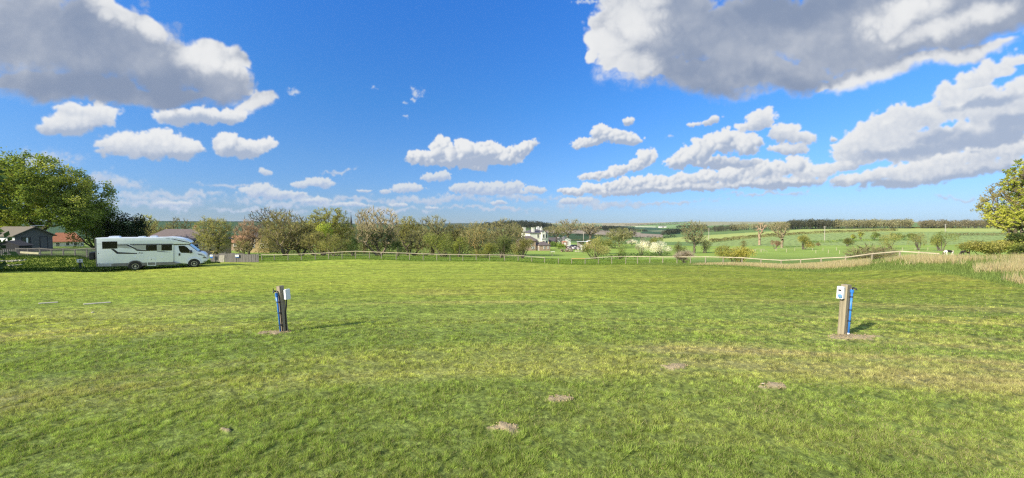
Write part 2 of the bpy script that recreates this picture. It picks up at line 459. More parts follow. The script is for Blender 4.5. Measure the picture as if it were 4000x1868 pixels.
D_BIG = [(3100, 20, 260, 120), (3000, 330, 330, 60, 2), (300, 330, 420, 80, -2), (650, 330, 250, 80, -5)]
C_WISP = [(1632, 360, 20, 30, 60), (1618, 395, 14, 18), (1580, 410, 14, 9), (1470, 347, 14, 9), (1145, 367, 24, 20), (1585, 455, 14, 9), (2610, 545, 20, 9), (2300, 6, 70, 16), (655, 20, 40, 30)]


def cloud_image(px, py):
    rgb = np.zeros(px.shape + (3,)); al = np.zeros(px.shape)

    def over(r):
        nonlocal rgb, al
        c, a = r
        na = a + al * (1 - a)
        rgb = np.where(na[..., None] > 1e-5, (c * a[..., None] + rgb * (al * (1 - a))[..., None]) / np.maximum(na, 1e-5)[..., None], c)
        al = na
    over(cloud_layer(px, py, C_STREAK, 11, SH_F, WH_F, size=70, warp=0.5, edge=1.0, rel=0.15, grad=0.25, base=0.42, alpha=0.9, n=1, soft=0, rough=0.9, cedge=0.8))
    over(cloud_layer(px, py, C_LOW, 12, SH_F, WH_F, size=32, warp=0.25, edge=0.45, rel=0.7, grad=0.7, base=0.56, n=12))
    over(cloud_layer(px, py, C_BAND, 13, SH_M, WH_M, size=50, warp=0.3, edge=0.28, rel=0.8, grad=0.5, base=0.60, darks=D_BAND, dk=0.55, n=13))
    over(cloud_layer(px, py, C_MID, 14, SH_M, WH_M, size=56, warp=0.3, edge=0.26, rel=0.85, grad=0.62, base=0.58, darks=D_MID, dk=0.42, n=14))
    over(cloud_layer(px, py, C_BANK, 15, SH_M, WH_M, size=80, warp=0.27, edge=0.26, rel=0.85, grad=0.3, base=0.62, darks=D_BANK, dk=0.55, n=16, mott=0.1))
    over(cloud_layer(px, py, C_BIG, 16, SH_N, WH_N, size=150, warp=0.26, edge=0.26, rel=0.06, grad=0.0, base=0.27, whites=W_BIG, wk=0.56, darks=D_BIG, dk=0.22, mott=0.26, bn=0.14, rim=0.34, rimw=0.45, n=16, rmin=0.2, rmax=0.5, soft=1.8, rough=0.55, cedge=0.22, frk=1.3))
    over(cloud_layer(px, py, C_WISP, 17, SH_F, WH_F, size=34, warp=0.6, edge=0.9, rel=0.2, grad=0.1, base=0.75, alpha=0.8, n=1, rough=1.0, cedge=0.7))
    return rgb, al
# ------------------------------------------------------------------ sky: Nishita sky with the computed clouds over it
EXPO = 0.75
S.view_settings.exposure = EXPO
W = bpy.data.worlds.new('World'); S.world = W; W.use_nodes = True
W.node_tree.nodes.clear()
w = NT(W.node_tree)
sky = w.n('ShaderNodeTexSky', sky_type='NISHITA'); sky.sun_disc = False
sky.sun_elevation = R(SUN_EL); sky.sun_rotation = math.atan2(sd.x, sd.y)
sky.air_density = 1.0; sky.dust_density = 0.4; sky.ozone_density = 2.0; sky.altitude = 100
AZ0, AZ1, EL0, EL1 = -62.0, 62.0, -1.0, 40.0
IW, IH = 1650, 546
az, el = np.meshgrid(np.radians(np.linspace(AZ0, AZ1, IW)), np.radians(np.linspace(EL0, EL1, IH)[::-1]))
dx_, dy_, dz_ = np.sin(az) * np.cos(el), np.cos(az) * np.cos(el), np.sin(el)
cc = dy_ * CP - dz_ * SP
crgb, cal = cloud_image(2000 + F_PX * dx_ / cc, 934 - F_PX * (dy_ * SP + dz_ * CP) / cc)
cal = cal * sstep(AZ1, AZ1 - 4, np.degrees(np.abs(az))) * sstep(EL1, EL1 - 4, np.degrees(el))
ci = bpy.data.images.new('clouds', IW, IH, alpha=True, float_buffer=True)
ci.colorspace_settings.name = 'Non-Color'; ci.alpha_mode = 'CHANNEL_PACKED'
buf = np.concatenate([crgb, cal[..., None]], -1)[::-1].astype(np.float32)
ci.pixels.foreach_set(buf.ravel()); ci.update()
dirv = w.n('ShaderNodeTexCoord').outputs['Generated']
sp = w.n('ShaderNodeSeparateXYZ'); w.put(sp.inputs[0], dirv)
azn = w.math('ARCTAN2', sp.outputs[0], sp.outputs[1])
eln = w.math('ARCSINE', w.math('MINIMUM', w.math('MAXIMUM', sp.outputs[2], -1.0), 1.0))
cb = w.n('ShaderNodeCombineXYZ')
w.put(cb.inputs[0], w.math('MULTIPLY_ADD', azn, 1 / R(AZ1 - AZ0), -AZ0 / (AZ1 - AZ0)))
w.put(cb.inputs[1], w.math('MULTIPLY_ADD', eln, 1 / R(EL1 - EL0), -EL0 / (EL1 - EL0)))
ti = w.n('ShaderNodeTexImage', image=ci, extension='CLIP', interpolation='Cubic'); w.put(ti.inputs[0], cb.outputs[0])
ramp = w.n('ShaderNodeValToRGB'); w.put(ramp.inputs[0], w.math('DIVIDE', eln, R(60)))
cr = ramp.color_ramp
TINT = [(0.0, (0.58, 0.88, 1.55)), (0.033, (0.60, 0.84, 1.42)), (0.157, (0.60, 1.02, 1.58)), (0.295, (0.50, 1.17, 1.92)), (0.508, (0.46, 1.33, 2.5)), (1.0, (0.5, 1.3, 2.5))]
cr.elements[0].position = TINT[0][0]; cr.elements[0].color = TINT[0][1] + (1,)
cr.elements[1].position = TINT[-1][0]; cr.elements[1].color = TINT[-1][1] + (1,)
for pos, colr in TINT[1:-1]:
    e_ = cr.elements.new(pos); e_.color = colr + (1,)
clear = w.mix(1.0, sky.outputs[0], ramp.outputs[0], 'MULTIPLY')
SKYS = 0.1 * 2 ** -EXPO             # background strength
cl = w.vec('SCALE', ti.outputs['Color'], scale=10.0)
# unseen broken cloud added overhead and behind, to whiten and lift the shade
hi = w.math('MAXIMUM', w.smooth(eln, R(37), R(52)), w.smooth(sp.outputs[1], 0.15, -0.25))
hi = w.math('MULTIPLY', hi, w.smooth(eln, R(-1), R(6)))
hi = w.math('MULTIPLY', hi, w.smooth(w.noise(dirv, 2.2, 5, 0.6), 0.32, 0.5))
clear = w.mix(hi, clear, (6.8, 8.3, 10.6))
c = w.mix(ti.outputs['Alpha'], clear, cl)
bg = w.n('ShaderNodeBackground'); w.put(bg.inputs[0], c); bg.inputs[1].default_value = SKYS
ow = w.n('ShaderNodeOutputWorld'); w.L.new(bg.outputs[0], ow.inputs[0])
W.cycles.sampling_method = 'MANUAL'; W.cycles.sample_map_resolution = 512
# ------------------------------------------------------------------ ground: one sheet to the horizon
def inpoly(x, y, poly):
    ins = np.zeros(np.shape(x), bool); n = len(poly)
    for i in range(n):
        x0, y0 = poly[i]; x1, y1 = poly[(i + 1) % n]
        if y0 == y1: continue
        c_ = ((y0 > y) != (y1 > y)) & (x < (x1 - x0) * (y - y0) / (y1 - y0) + x0)
        ins ^= c_
    return ins


# bare soil patches in the lawn: photo point, half sizes in metres, tilt
SOIL = [((2190, 1560), 0.14, 0.10, 0.2), ((1975, 1674), 0.13, 0.08, -0.3), ((2635, 1434), 0.22, 0.10, 0.35), ((3022, 1511), 0.19, 0.10, 0.35), ((1075, 1300), 0.30, 0.20, 0.2), ((3330, 1318), 0.46, 0.22, 0.1), ((885, 1682), 0.06, 0.025, -0.3)]


def lawn_at(px, py):
    a, dy, dz = ray(px, py); y = 5.0
    for _ in range(30): y = y - ((EYE + dz / dy * y) - gz(float(a / dy * y), y)) / (float(dz / dy) + SLOPE)
    return float(a / dy * y), float(y)


SOILW = [lawn_at(*s[0]) + s[1:] for s in SOIL]


def soil_mask(x, y):
    m = np.zeros(np.shape(x))
    for cx, cy, rx, ry, t in SOILW:
        dx = x - cx; dy = y - cy
        a = (dx * math.cos(t) + dy * math.sin(t)) / rx; b = (-dx * math.sin(t) + dy * math.cos(t)) / ry
        d = np.sqrt(a * a + b * b) + 0.9 * (vnoise(x * 14, y * 14, 3) - 0.5) + 0.5 * (vnoise(x * 35, y * 35, 4) - 0.5)
        m = np.maximum(m, sstep(1.1, 0.75, d))
    return m


def clump(x, y):
    """tufts and holes of the turf, about 5 to 60 cm across"""
    y_ = np.abs(y)
    w0, w1, w3 = sstep(10, 3.5, y_) * 1.3 + 0.2, sstep(26, 6, y_) + 0.15, sstep(10, 24, y_) * 0.5
    w2 = 0.16 + 0.3 * sstep(6, 16, y_)
    a = vnoise(x * 21, y * 21, 51) * w0 + vnoise(x * 9, y * 9, 52) * w1 + vnoise(x * 3.7, y * 3.1, 53) * w2 + vnoise(x * 1.6, y * 1.1, 54) * w3
    return a / (w0 + w1 + w2 + w3)


def grain(x, y):
    """short and long, lush and thin tufts: finer close by, coarser far off"""
    y_ = np.maximum(y, 1.0); u = x / y_; l = np.log(y_)
    return 0.55 * vnoise(u * 170, l * 150, 55) + 0.45 * vnoise(u * 75 + 5, l * 70, 56)


def lawn_color(x, y):
    """colour of the mown turf: greens, yellowed and brown streaks along the mower's arcs"""
    r = np.hypot(x - 0.5, y + 15.0)
    arc = vnoise(r * 0.9, np.arctan2(x, y + 15) * 2.2, 21) * 0.5 + vnoise(r * 2.3, np.arctan2(x, y + 15) * 5, 22) * 0.3 + vnoise(r * 6, np.arctan2(x, y + 15) * 9, 23) * 0.2
    blot = fbm(x / 4.2, y / 4.2, 24, 4); fine = fbm(x * 1.3, y * 1.3, 25, 3)
    g = np.stack([np.full(np.shape(x), v) for v in (0.175, 0.225, 0.030)], -1)
    ye = np.array((0.315, 0.310, 0.055)); br = np.array((0.290, 0.235, 0.075)); dk = np.array((0.105, 0.160, 0.028))
    t = (sstep(0.40, 0.74, arc * 0.6 + blot * 0.4) * 0.8)[..., None]
    c = g * (1 - t) + ye * t
    t = (sstep(0.52, 0.74, 0.5 * arc + 0.5 * fbm(x / 3 + 40, y / 3, 26, 4)) * 0.6)[..., None]
    c = c * (1 - t) + br * t
    t = (sstep(0.50, 0.75, fine * 0.6 + 0.4 * fbm(x / 2.2 + 9, y / 2.2, 27, 3)) * 0.18)[..., None]
    c = c * (1 - t) + dk * t
    # farther lawn is a fresher yellow green, the strip on the right more worn
    t = (sstep(9, 22, y) * 0.55)[..., None]
    c = c * (1 - t) + np.array((0.300, 0.350, 0.050)) * t
    t = (sstep(4, 11, x) * sstep(26, 10, y) * 0.35 * sstep(0.35, 0.6, arc))[..., None]
    c = c * (1 - t) + np.array((0.310, 0.270, 0.065)) * t
    t = (0.42 * sstep(0.56, 0.80, vnoise(r * 2.6, np.arctan2(x, y + 15) * 7, 28)) * sstep(4, 9, y))[..., None]
    c = c * (1 - t) + np.array((0.135, 0.175, 0.03)) * t
    return c * np.stack([np.full(np.shape(x), 1.11), np.full(np.shape(x), 1.11), 1.85 - 0.8 * sstep(6, 16, y)], -1) * (1.20 + 0.06 * sstep(4, 7, y) - 0.36 * sstep(9, 20, y) + 0.06 * sstep(2, -6, x) - 0.16 * sstep(4, 12, x) * sstep(4, 8, y))[..., None]


def field_cols(x, y, px, py):
    n = np.shape(x)
    c = np.empty(n + (3,)); c[:] = (0.165, 0.225, 0.045)
    b = fbm(x / 9, y / 9, 31, 4)
    c *= (0.75 + 0.5 * b)[..., None] * 1.35
    far = y > 210
    def put(mask, colr, jit=0.12):
        c[mask] = 1.3 * np.array(colr) * (1 - jit + 2 * jit * fbm(x[mask] / 40, y[mask] / 40, 33, 3))[..., None]
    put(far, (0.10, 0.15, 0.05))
    put(far & (px < 1950), (0.030, 0.060, 0.026))  # cloud shadow over the far left slope is put into its colour
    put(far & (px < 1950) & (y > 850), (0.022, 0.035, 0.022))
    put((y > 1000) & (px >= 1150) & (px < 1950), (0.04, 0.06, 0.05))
    put((y > 1500) & (px >= 1950), (0.20, 0.20, 0.12))
    P_ = lambda *q: inpoly(px, py, q) & far
    put(P_((1980, 940), (1980, 903), (2140, 905), (2330, 912), (2330, 945)), (0.030, 0.055, 0.022))  # dark green field with cloud shadow in its colour
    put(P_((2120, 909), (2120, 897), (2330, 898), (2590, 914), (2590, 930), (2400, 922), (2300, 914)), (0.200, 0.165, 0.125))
    put(P_((2500, 912), (2520, 894), (2660, 894), (2660, 915), (2600, 917)), (0.034, 0.068, 0.034))  # green field darkened to hold the cloud shadow
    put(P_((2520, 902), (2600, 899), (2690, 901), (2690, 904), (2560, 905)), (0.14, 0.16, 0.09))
    put(P_((2345, 893), (2345, 882), (2470, 884), (2600, 890), (2560, 894)), (0.030, 0.058, 0.042))  # teal field, its cloud shadow part of the colour
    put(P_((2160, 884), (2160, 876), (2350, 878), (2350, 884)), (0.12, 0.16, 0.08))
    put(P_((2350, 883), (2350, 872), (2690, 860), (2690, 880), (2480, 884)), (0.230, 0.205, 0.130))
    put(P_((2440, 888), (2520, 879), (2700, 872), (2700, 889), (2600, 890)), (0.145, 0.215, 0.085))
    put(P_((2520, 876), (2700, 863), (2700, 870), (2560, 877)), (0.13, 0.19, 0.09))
    put(P_((2480, 884.5), (2560, 886), (2560, 888), (2480, 886.5)), (0.5, 0.47, 0.36))
    # the two crop fields on the right, parted by a hedge
    put(P_((2590, 945), (2590, 932), (2780, 918), (3140, 896), (4600, 880), (4600, 907), (3450, 907), (3140, 915), (2780, 945)), (0.245, 0.280, 0.085), 0.06)
    low = P_((2700, 962), (2780, 945), (3140, 915), (3450, 906), (4600, 906), (4600, 958), (3400, 960), (2950, 960))
    put(low, (0.175, 0.225, 0.075), 0.06)
    tram = low & (np.mod(x * 0.35 - y * 0.94 + 1.5 * fbm(x / 30, y / 30, 4, 2), 9.0) < 1.3)
    c[tram] *= 0.6
    return c


rr = np.concatenate([[0.0], np.geomspace(0.4, 2.0, 40)[:-1], np.geomspace(2.0, 40, 350)[:-1], np.geomspace(40, 9000, 300)])
th = np.concatenate([np.linspace(-180, -64, 40)[:-1], np.linspace(-64, 64, 1050), np.linspace(64, 180, 40)[1:]])
rg, tg = np.meshgrid(rr, np.radians(th), indexing='ij')
gx_, gy_ = rg * np.sin(tg), rg * np.cos(tg)
gzz = Z(gx_, gy_)
sm = soil_mask(gx_, gy_) * (rg < 14)
gzz = gzz + sm * (0.012 + 0.016 * vnoise(gx_ * 22, gy_ * 22, 6))
cpx = 2000 + F_PX * gx_ / np.maximum(gy_ * CP - (gzz - EYE) * SP, 0.05)
cpy = 934 - F_PX * (gy_ * SP + (gzz - EYE) * CP) / np.maximum(gy_ * CP - (gzz - EYE) * SP, 0.05)
lc = lawn_color(gx_, gy_)
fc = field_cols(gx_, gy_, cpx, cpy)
ledge = np.interp(col_px(np.clip(gx_ / np.maximum(gy_, 0.5), -1.75, 1.75)), LE_P, LE_Y)
on_lawn = np.where(gy_ < 2, 1.0, sstep(1.0, -1.0, gy_ - ledge))
# rough grass between mown edge and fence, darker, with the worn brown bank on the right
rough = np.array((0.125, 0.190, 0.040)) * np.where((cpx < 860) & (gy_ < 60), 0.6, 1.0)[..., None] * (0.7 + 0.6 * fbm(gx_ / 1.5, gy_ / 1.5, 35, 4))[..., None]  # left bank multiplied darker: shade put into the ground colour
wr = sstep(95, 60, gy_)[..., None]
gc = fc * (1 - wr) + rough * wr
t = (sstep(26, 34, gx_) * sstep(20, 24, gy_) * sstep(40, 30, gy_) * sstep(0.35, 0.55, fbm(gx_ / 2.5, gy_ / 1.2, 36, 4)))[..., None]
gc = gc * (1 - t) + np.array((0.27, 0.25, 0.08)) * t
gc = gc * (1 - on_lawn[..., None]) + lc * (0.66 + 0.26 * sstep(6, 24, gy_) + 0.5 * (clump(gx_, gy_) - 0.4) + 1.0 * (grain(gx_, gy_) - 0.5) * (gy_ > 1.5))[..., None] * on_lawn[..., None]
soilc = np.array((0.38, 0.30, 0.18)) * (0.7 + 0.4 * vnoise(gx_ * 9, gy_ * 9, 8))[..., None]
gc = gc * (1 - sm[..., None]) + soilc * sm[..., None]
GV = np.stack([gx_, gy_, gzz], -1).reshape(-1, 3)
GC = np.concatenate([gc, (1 - sm)[..., None]], -1).reshape(-1, 4)
nr, nt_ = rg.shape
ii = np.arange(nr * nt_).reshape(nr, nt_)
GF = np.stack([ii[:-1, :-1], ii[:-1, 1:], ii[1:, 1:], ii[1:, :-1]], -1).reshape(-1, 4)
GF = GF[:, ::-1]

m_ground, t, b = new_mat('ground')
ca = t.n('ShaderNodeVertexColor', layer_name='Col')
pos = t.n('ShaderNodeTexCoord').outputs['Object']
mp = t.n('ShaderNodeMapping'); t.put(mp.inputs[0], pos); mp.inputs['Scale'].default_value = (1, 1, 0.2)
n1 = t.noise(mp.outputs[0], 3.2, 6, 0.7); n2 = t.noise(mp.outputs[0], 22, 5, 0.7)
cd = t.n('ShaderNodeCameraData') if False else None
k = t.math('ADD', t.math('MULTIPLY', t.math('SUBTRACT', n1, 0.5), 1.1), t.math('MULTIPLY', t.math('SUBTRACT', n2, 0.5), 1.6))
k = t.math('ADD', k, 1.0)
cg = t.vec('SCALE', ca.outputs['Color'], scale=k)
t.put(b.inputs['Base Color'], cg)
b.inputs['Roughness'].default_value = 0.95; b.inputs['Specular IOR Level'].default_value = 0.1
bn = t.n('ShaderNodeBump'); bn.inputs['Strength'].default_value = 0.7; bn.inputs['Distance'].default_value = 0.06
t.put(bn.inputs['Height'], t.math('ADD', n1, t.math('MULTIPLY', n2, 0.6))); t.put(b.inputs['Normal'], bn.outputs[0])
ground = big_mesh('ground', GV, [GF], m_ground, attrs={'Col': GC}, smooth=True)
tag(ground, kind='structure')

# ------------------------------------------------------------------ mown grass: real blades, fewer and coarser with distance
def leaf_mat(name, trans=0.35, rough=0.6, spec=0.25, jit=0.0):
    m = bpy.data.materials.new(name); m.use_nodes = True; m.node_tree.nodes.clear()
    t = NT(m.node_tree)
    ca = t.n('ShaderNodeVertexColor', layer_name='Col').outputs['Color']
    d = t.n('ShaderNodeBsdfDiffuse'); t.put(d.inputs[0], ca)
    tr = t.n('ShaderNodeBsdfTranslucent'); t.put(tr.inputs[0], t.mix(0.5, ca, t.vec('MULTIPLY', ca, (1.25, 1.3, 0.6))))
    mx = t.n('ShaderNodeMixShader'); mx.inputs[0].default_value = trans; t.L.new(d.outputs[0], mx.inputs[1]); t.L.new(tr.outputs[0], mx.inputs[2])
    out = mx.outputs[0]
    if spec:
        g = t.n('ShaderNodeBsdfGlossy'); g.inputs['Roughness'].default_value = rough; g.inputs[0].default_value = (1, 1, 1, 1)
        m2 = t.n('ShaderNodeMixShader'); m2.inputs[0].default_value = spec * 0.16; t.L.new(out, m2.inputs[1]); t.L.new(g.outputs[0], m2.inputs[2]); out = m2.outputs[0]
    o = t.n('ShaderNodeOutputMaterial'); t.L.new(out, o.inputs[0])
    return m


m_blade = leaf_mat('grass_blade', 0.4, 0.5, 0.0)


def blades(name, rng, x, y, h, wd, colr, lean=0.6, parent=None, zoff=-0.004, lean_dir=None, mat=None):
    n = len(x); z = Z(x, y) + zoff
    a = rng.uniform(0, 2 * math.pi, n); la = rng.uniform(0, 2 * math.pi, n) if lean_dir is None else lean_dir + rng.normal(0, 0.7, n)
    ln = h * lean * rng.uniform(0.1, 1.0, n)
    bx, by = np.cos(a) * wd / 2, np.sin(a) * wd / 2
    V = np.empty((n, 3, 3))
    V[:, 0] = np.stack([x - bx, y - by, z], -1); V[:, 1] = np.stack([x + bx, y + by, z], -1)
    V[:, 2] = np.stack([x + np.cos(la) * ln, y + np.sin(la) * ln, z + h], -1)
    F = np.arange(3 * n).reshape(n, 3)
    Cc = np.repeat(np.concatenate([colr, np.ones((n, 1))], -1)[:, None, :], 3, 1)
    return big_mesh(name, V.reshape(-1, 3), [F], mat or m_blade, parent, attrs={'Col': Cc.reshape(-1, 4)})


rng = np.random.default_rng(7)
NB = 1500000
yy = 1 / rng.uniform(1 / 52.0, 1 / 2.3, NB)
yy = np.where(rng.random(NB) < 0.55, rng.uniform(2.3, 9, NB), yy)
uu = rng.uniform(-1.48, 1.48, NB); xx = uu * yy
le = np.interp(col_px(uu), LE_P, LE_Y)
keep = (grain(xx, yy) + rng.normal(0, 0.08, NB) > 0.34) & (clump(xx, yy) + rng.normal(0, 0.06, NB) > 0.36) & (yy < le + 0.4) & (soil_mask(xx, yy) < rng.uniform(0.0, 0.9, NB))
xx, yy = xx[keep], yy[keep]
lc_ = lawn_color(xx, yy)
cl_ = fbm(xx * 2.1, yy * 2.1, 41, 4); cl2 = vnoise(xx * 9, yy * 9, 42)
cp_ = clump(xx, yy); gr_ = grain(xx, yy); hh = (0.013 + 0.012 * sstep(0.35, 0.65, cl_)) * (0.6 + 0.8 * cl2) * rng.uniform(0.55, 1.3, len(xx)) * (0.45 + 1.2 * sstep(0.3, 0.65, cp_)) * (1 + np.clip(yy - 8, 0, 50) * 0.018)
ww = np.clip(0.0040 * yy / 3.2, 0.0040, 0.07) * rng.uniform(0.7, 1.4, len(xx))
v = rng.uniform(0.72, 1.26, (len(xx), 1)) * np.array([[1, 1, 1]]) * (0.86 + 0.28 * cl2[:, None])
lc_ = lc_ * v * (0.80 + 0.34 * sstep(0.36, 0.66, cp_))[:, None] * (0.50 + 1.0 * sstep(0.22, 0.78, gr_))[:, None]
dry = rng.random(len(xx)) < 0.13 + 0.12 * sstep(0.5, 0.7, fbm(xx / 2, yy / 2, 44, 3))
lc_[dry] = np.array((0.40, 0.35, 0.19)) * rng.uniform(0.7, 1.15, (dry.sum(), 1))
g_ = blades('mown_grass', rng, xx, yy, hh, ww, lc_, 1.1)
tag(g_, kind='stuff')

# crumbs of earth on the bare patches
m_soil = M('soil', (0.38, 0.30, 0.18), (0.28, 0.215, 0.13), 1.0, 30, spec=0.05)
for k, (cx, cy, rx, ry, t_) in enumerate(SOILW[:-1]):
    r2 = np.random.default_rng(300 + k); n = int(40 + 240 * rx * ry * 8)
    a = r2.uniform(0, 6.28, n); q = np.sqrt(r2.uniform(0, 1, n)) * 1.05
    dx, dy = np.cos(a) * q * rx, np.sin(a) * q * ry
    x = cx + dx * math.cos(t_) - dy * math.sin(t_); y = cy + dx * math.sin(t_) + dy * math.cos(t_)
    z = Z(x, y) + 0.012 + 0.012 * vnoise(x * 22, y * 22, 6); s_ = r2.uniform(0.003, 0.010, n) * (0.8 + cy / 12)
    oc = np.array([(1, 0, 0), (-1, 0, 0), (0, 1, 0), (0, -1, 0), (0, 0, 1), (0, 0, -1.0)])
    V = (oc[None] * r2.uniform(0.6, 1.3, (n, 6, 1))) * s_[:, None, None] + np.stack([x, y, z], -1)[:, None, :]
    Fo = np.array([(0, 2, 4), (2, 1, 4), (1, 3, 4), (3, 0, 4), (2, 0, 5), (1, 2, 5), (3, 1, 5), (0, 3, 5)])
    tag(big_mesh('soil', V.reshape(-1, 3), [(Fo[None] + (np.arange(n) * 6)[:, None, None]).reshape(-1, 3)], m_soil), kind='stuff')
# ------------------------------------------------------------------ trees, bushes and hedges
m_bark = M('bark', (0.16, 0.135, 0.10), (0.09, 0.078, 0.06), 0.95, 9, stretch=(1, 1, 0.3), spec=0.1)
m_pale_bark = M('pale_bark', (0.30, 0.25, 0.17), (0.19, 0.15, 0.10), 0.95, 5, stretch=(1, 1, 0.3), spec=0.1)
m_dark_bark = M('dark_bark', (0.075, 0.062, 0.05), (0.045, 0.04, 0.033), 0.95, 9, stretch=(1, 1, 0.3), spec=0.1)
m_leaf = leaf_mat('leaf', 0.45, 0.5, 0.0)
m_twig = leaf_mat('twig', 0.42, 0.8, 0.0)


def prisms(P0, P1, R0, R1, n=5):
    """tapered tubes, one per edge"""
    P0, P1 = np.asarray(P0, float), np.asarray(P1, float)
    d = P1 - P0; L = np.linalg.norm(d, axis=1, keepdims=True); d = d / np.maximum(L, 1e-6)
    ref = np.where(np.abs(d[:, 2:3]) < 0.9, np.array([[0, 0, 1.0]]), np.array([[1.0, 0, 0]]))
    a = np.cross(d, ref); a /= np.linalg.norm(a, axis=1, keepdims=True); b = np.cross(a, d)
    an = np.arange(n) / n * 2 * math.pi
    ring = a[:, None, :] * np.cos(an)[None, :, None] + b[:, None, :] * np.sin(an)[None, :, None]
    V = np.concatenate([P0[:, None] + ring * np.asarray(R0)[:, None, None], P1[:, None] + ring * np.asarray(R1)[:, None, None]], 1)
    m = len(P0); base = (np.arange(m) * 2 * n)[:, None]
    k = np.arange(n)[None]; k2 = (k + 1) % n
    F = np.stack([base + k, base + k2, base + n + k2, base + n + k], -1).reshape(-1, 4)
    return V.reshape(-1, 3), F


def skeleton(rng, H, fork, blobs, npts, trunk_r, wiggle=0.05, stems=1, spread=0.0, up=0.35, rex=0.42):
    """limbs grown to points scattered through the crown: nodes, parents, radii"""
    pts = []
    vol = np.array([b[3] * b[4] * b[5] for b in blobs]) ** 0.8; vol = vol / vol.sum()
    for b, f in zip(blobs, vol):
        k = max(3, int(npts * f))
        d = rng.normal(size=(k, 3)); d /= np.linalg.norm(d, axis=1, keepdims=True)
        r = rng.uniform(0.0, 1, k) ** 0.42
        pts.append(np.array(b[:3]) + d * r[:, None] * np.array(b[3:6]))
    pts = np.concatenate(pts); pts = pts[pts[:, 2] > 0.05 * H]
    nodes = []; par = []; plen = []
    for s in range(stems):
        an = rng.uniform(0, 6.28); prev = -1; top = fork
        nst = max(3, int(fork / max(0.5, H * 0.05)))
        for i in range(nst + 1):
            f = i / nst
            off = np.array([math.cos(an), math.sin(an)]) * spread * (0.15 + f)
            nodes.append([off[0] + rng.normal(0, wiggle) * f, off[1] + rng.normal(0, wiggle) * f, top * f]); par.append(prev); plen.append(f * top); prev = len(nodes) - 1
    nodes = np.array(nodes); par = list(par); plen = list(plen)
    o = np.argsort(np.linalg.norm(pts - np.array([0, 0, fork]), axis=1)); pts = pts[o]
    N = np.zeros((len(nodes) + 2 * len(pts), 3)); N[:len(nodes)] = nodes; cnt = len(nodes)
    PL = np.zeros(len(N)); PL[:cnt] = plen
    for p in pts:
        v = p - N[:cnt]; d = np.linalg.norm(v, axis=1)
        cost = d + 0.30 * PL[:cnt] + up * np.clip(-v[:, 2], 0, None) + 1.5 * (N[:cnt, 2] < fork * 0.6)
        k = int(np.argmin(cost))
        if d[k] > H * 0.07:
            mid = N[k] + v[k] * 0.5 + rng.normal(0, 0.06, 3) * d[k] + np.array([0, 0, -0.05 * d[k]])
            N[cnt] = mid; par.append(k); PL[cnt] = PL[k] + d[k] / 2; k = cnt; cnt += 1
        N[cnt] = p; par.append(k); PL[cnt] = PL[k] + np.linalg.norm(p - N[k]); cnt += 1
    N = N[:cnt]; par = np.array(par)
    A = np.zeros(cnt); kids = np.zeros(cnt)
    for i in range(cnt - 1, -1, -1):
        if kids[i] == 0: A[i] = 1.0
        if par[i] >= 0: A[par[i]] += A[i]; kids[par[i]] += 1
    rad = trunk_r * (A / A.max()) ** rex
    return N, par, np.maximum(rad, 0.012), kids


def cards(rng, c, size, asp=0.6):
    """leaf-sized quads with random tilt"""
    n = len(c)
    a = rng.normal(size=(n, 3)); a /= np.linalg.norm(a, axis=1, keepdims=True)
    b = rng.normal(size=(n, 3)); b -= a * (a * b).sum(1, keepdims=True); b /= np.linalg.norm(b, axis=1, keepdims=True)
    s = np.asarray(size)[:, None] / 2
    V = np.stack([c - a * s, c - b * s * asp, c + a * s, c + b * s * asp], 1)
    return V.reshape(-1, 3), np.arange(4 * n).reshape(n, 4)


def twigs_from(rng, base, dirs, length, width):
    n = len(base); d = dirs / np.linalg.norm(dirs, axis=1, keepdims=True)
    sd_ = np.cross(d, rng.normal(size=(n, 3))); sd_ /= np.linalg.norm(sd_, axis=1, keepdims=True)
    mid = base + d * length[:, None] * 0.5 + rng.normal(0, 0.07, (n, 3)) * length[:, None]
    tip = base + d * length[:, None]
    w_ = width[:, None] / 2
    V = np.stack([base - sd_ * w_, base + sd_ * w_, mid + sd_ * w_ * 0.75, tip, mid - sd_ * w_ * 0.75], 1)
    k = np.arange(n)[:, None] * 5
    return V.reshape(-1, 3), np.concatenate([k, k + 1, k + 2, k + 3, k + 4], 1)


def shades(rng, n, cols, pos=None, freq=0.6):
    cols = np.array(cols)
    if pos is not None:
        t = fbm(pos[:, 0] * freq + pos[:, 2] * freq * 0.7, pos[:, 1] * freq + pos[:, 2] * freq, int(rng.integers(1000)), 3)
        t = np.clip((t - 0.5) * 2.2 + 0.5 + rng.normal(0, 0.18, n), 0, 0.999)
    else: t = rng.uniform(0, 0.999, n)
    f = t * (len(cols) - 1); k = f.astype(int); f = (f - k)[:, None]
    return (cols[k] * (1 - f) + cols[k + 1] * f) * rng.uniform(0.82, 1.18, (n, 1)) * 2.0


OLIVE = [(0.10, 0.10, 0.035), (0.17, 0.17, 0.05), (0.24, 0.22, 0.075)]
GREEN = [(0.05, 0.085, 0.022), (0.10, 0.15, 0.035), (0.17, 0.21, 0.05)]
LIME = [(0.12, 0.16, 0.03), (0.22, 0.26, 0.045), (0.32, 0.33, 0.07)]
DARK = [(0.016, 0.028, 0.014), (0.03, 0.05, 0.02), (0.05, 0.075, 0.03)]
BROWN = [(0.095, 0.085, 0.038), (0.15, 0.135, 0.058), (0.20, 0.18, 0.08)]
PINK = [(0.17, 0.115, 0.08), (0.24, 0.165, 0.12), (0.29, 0.21, 0.155)]
PALE = [(0.135, 0.125, 0.062), (0.195, 0.18, 0.092), (0.25, 0.23, 0.125)]
BLOSSOM = [(0.15, 0.13, 0.085), (0.35, 0.33, 0.27), (0.48, 0.455, 0.40)]


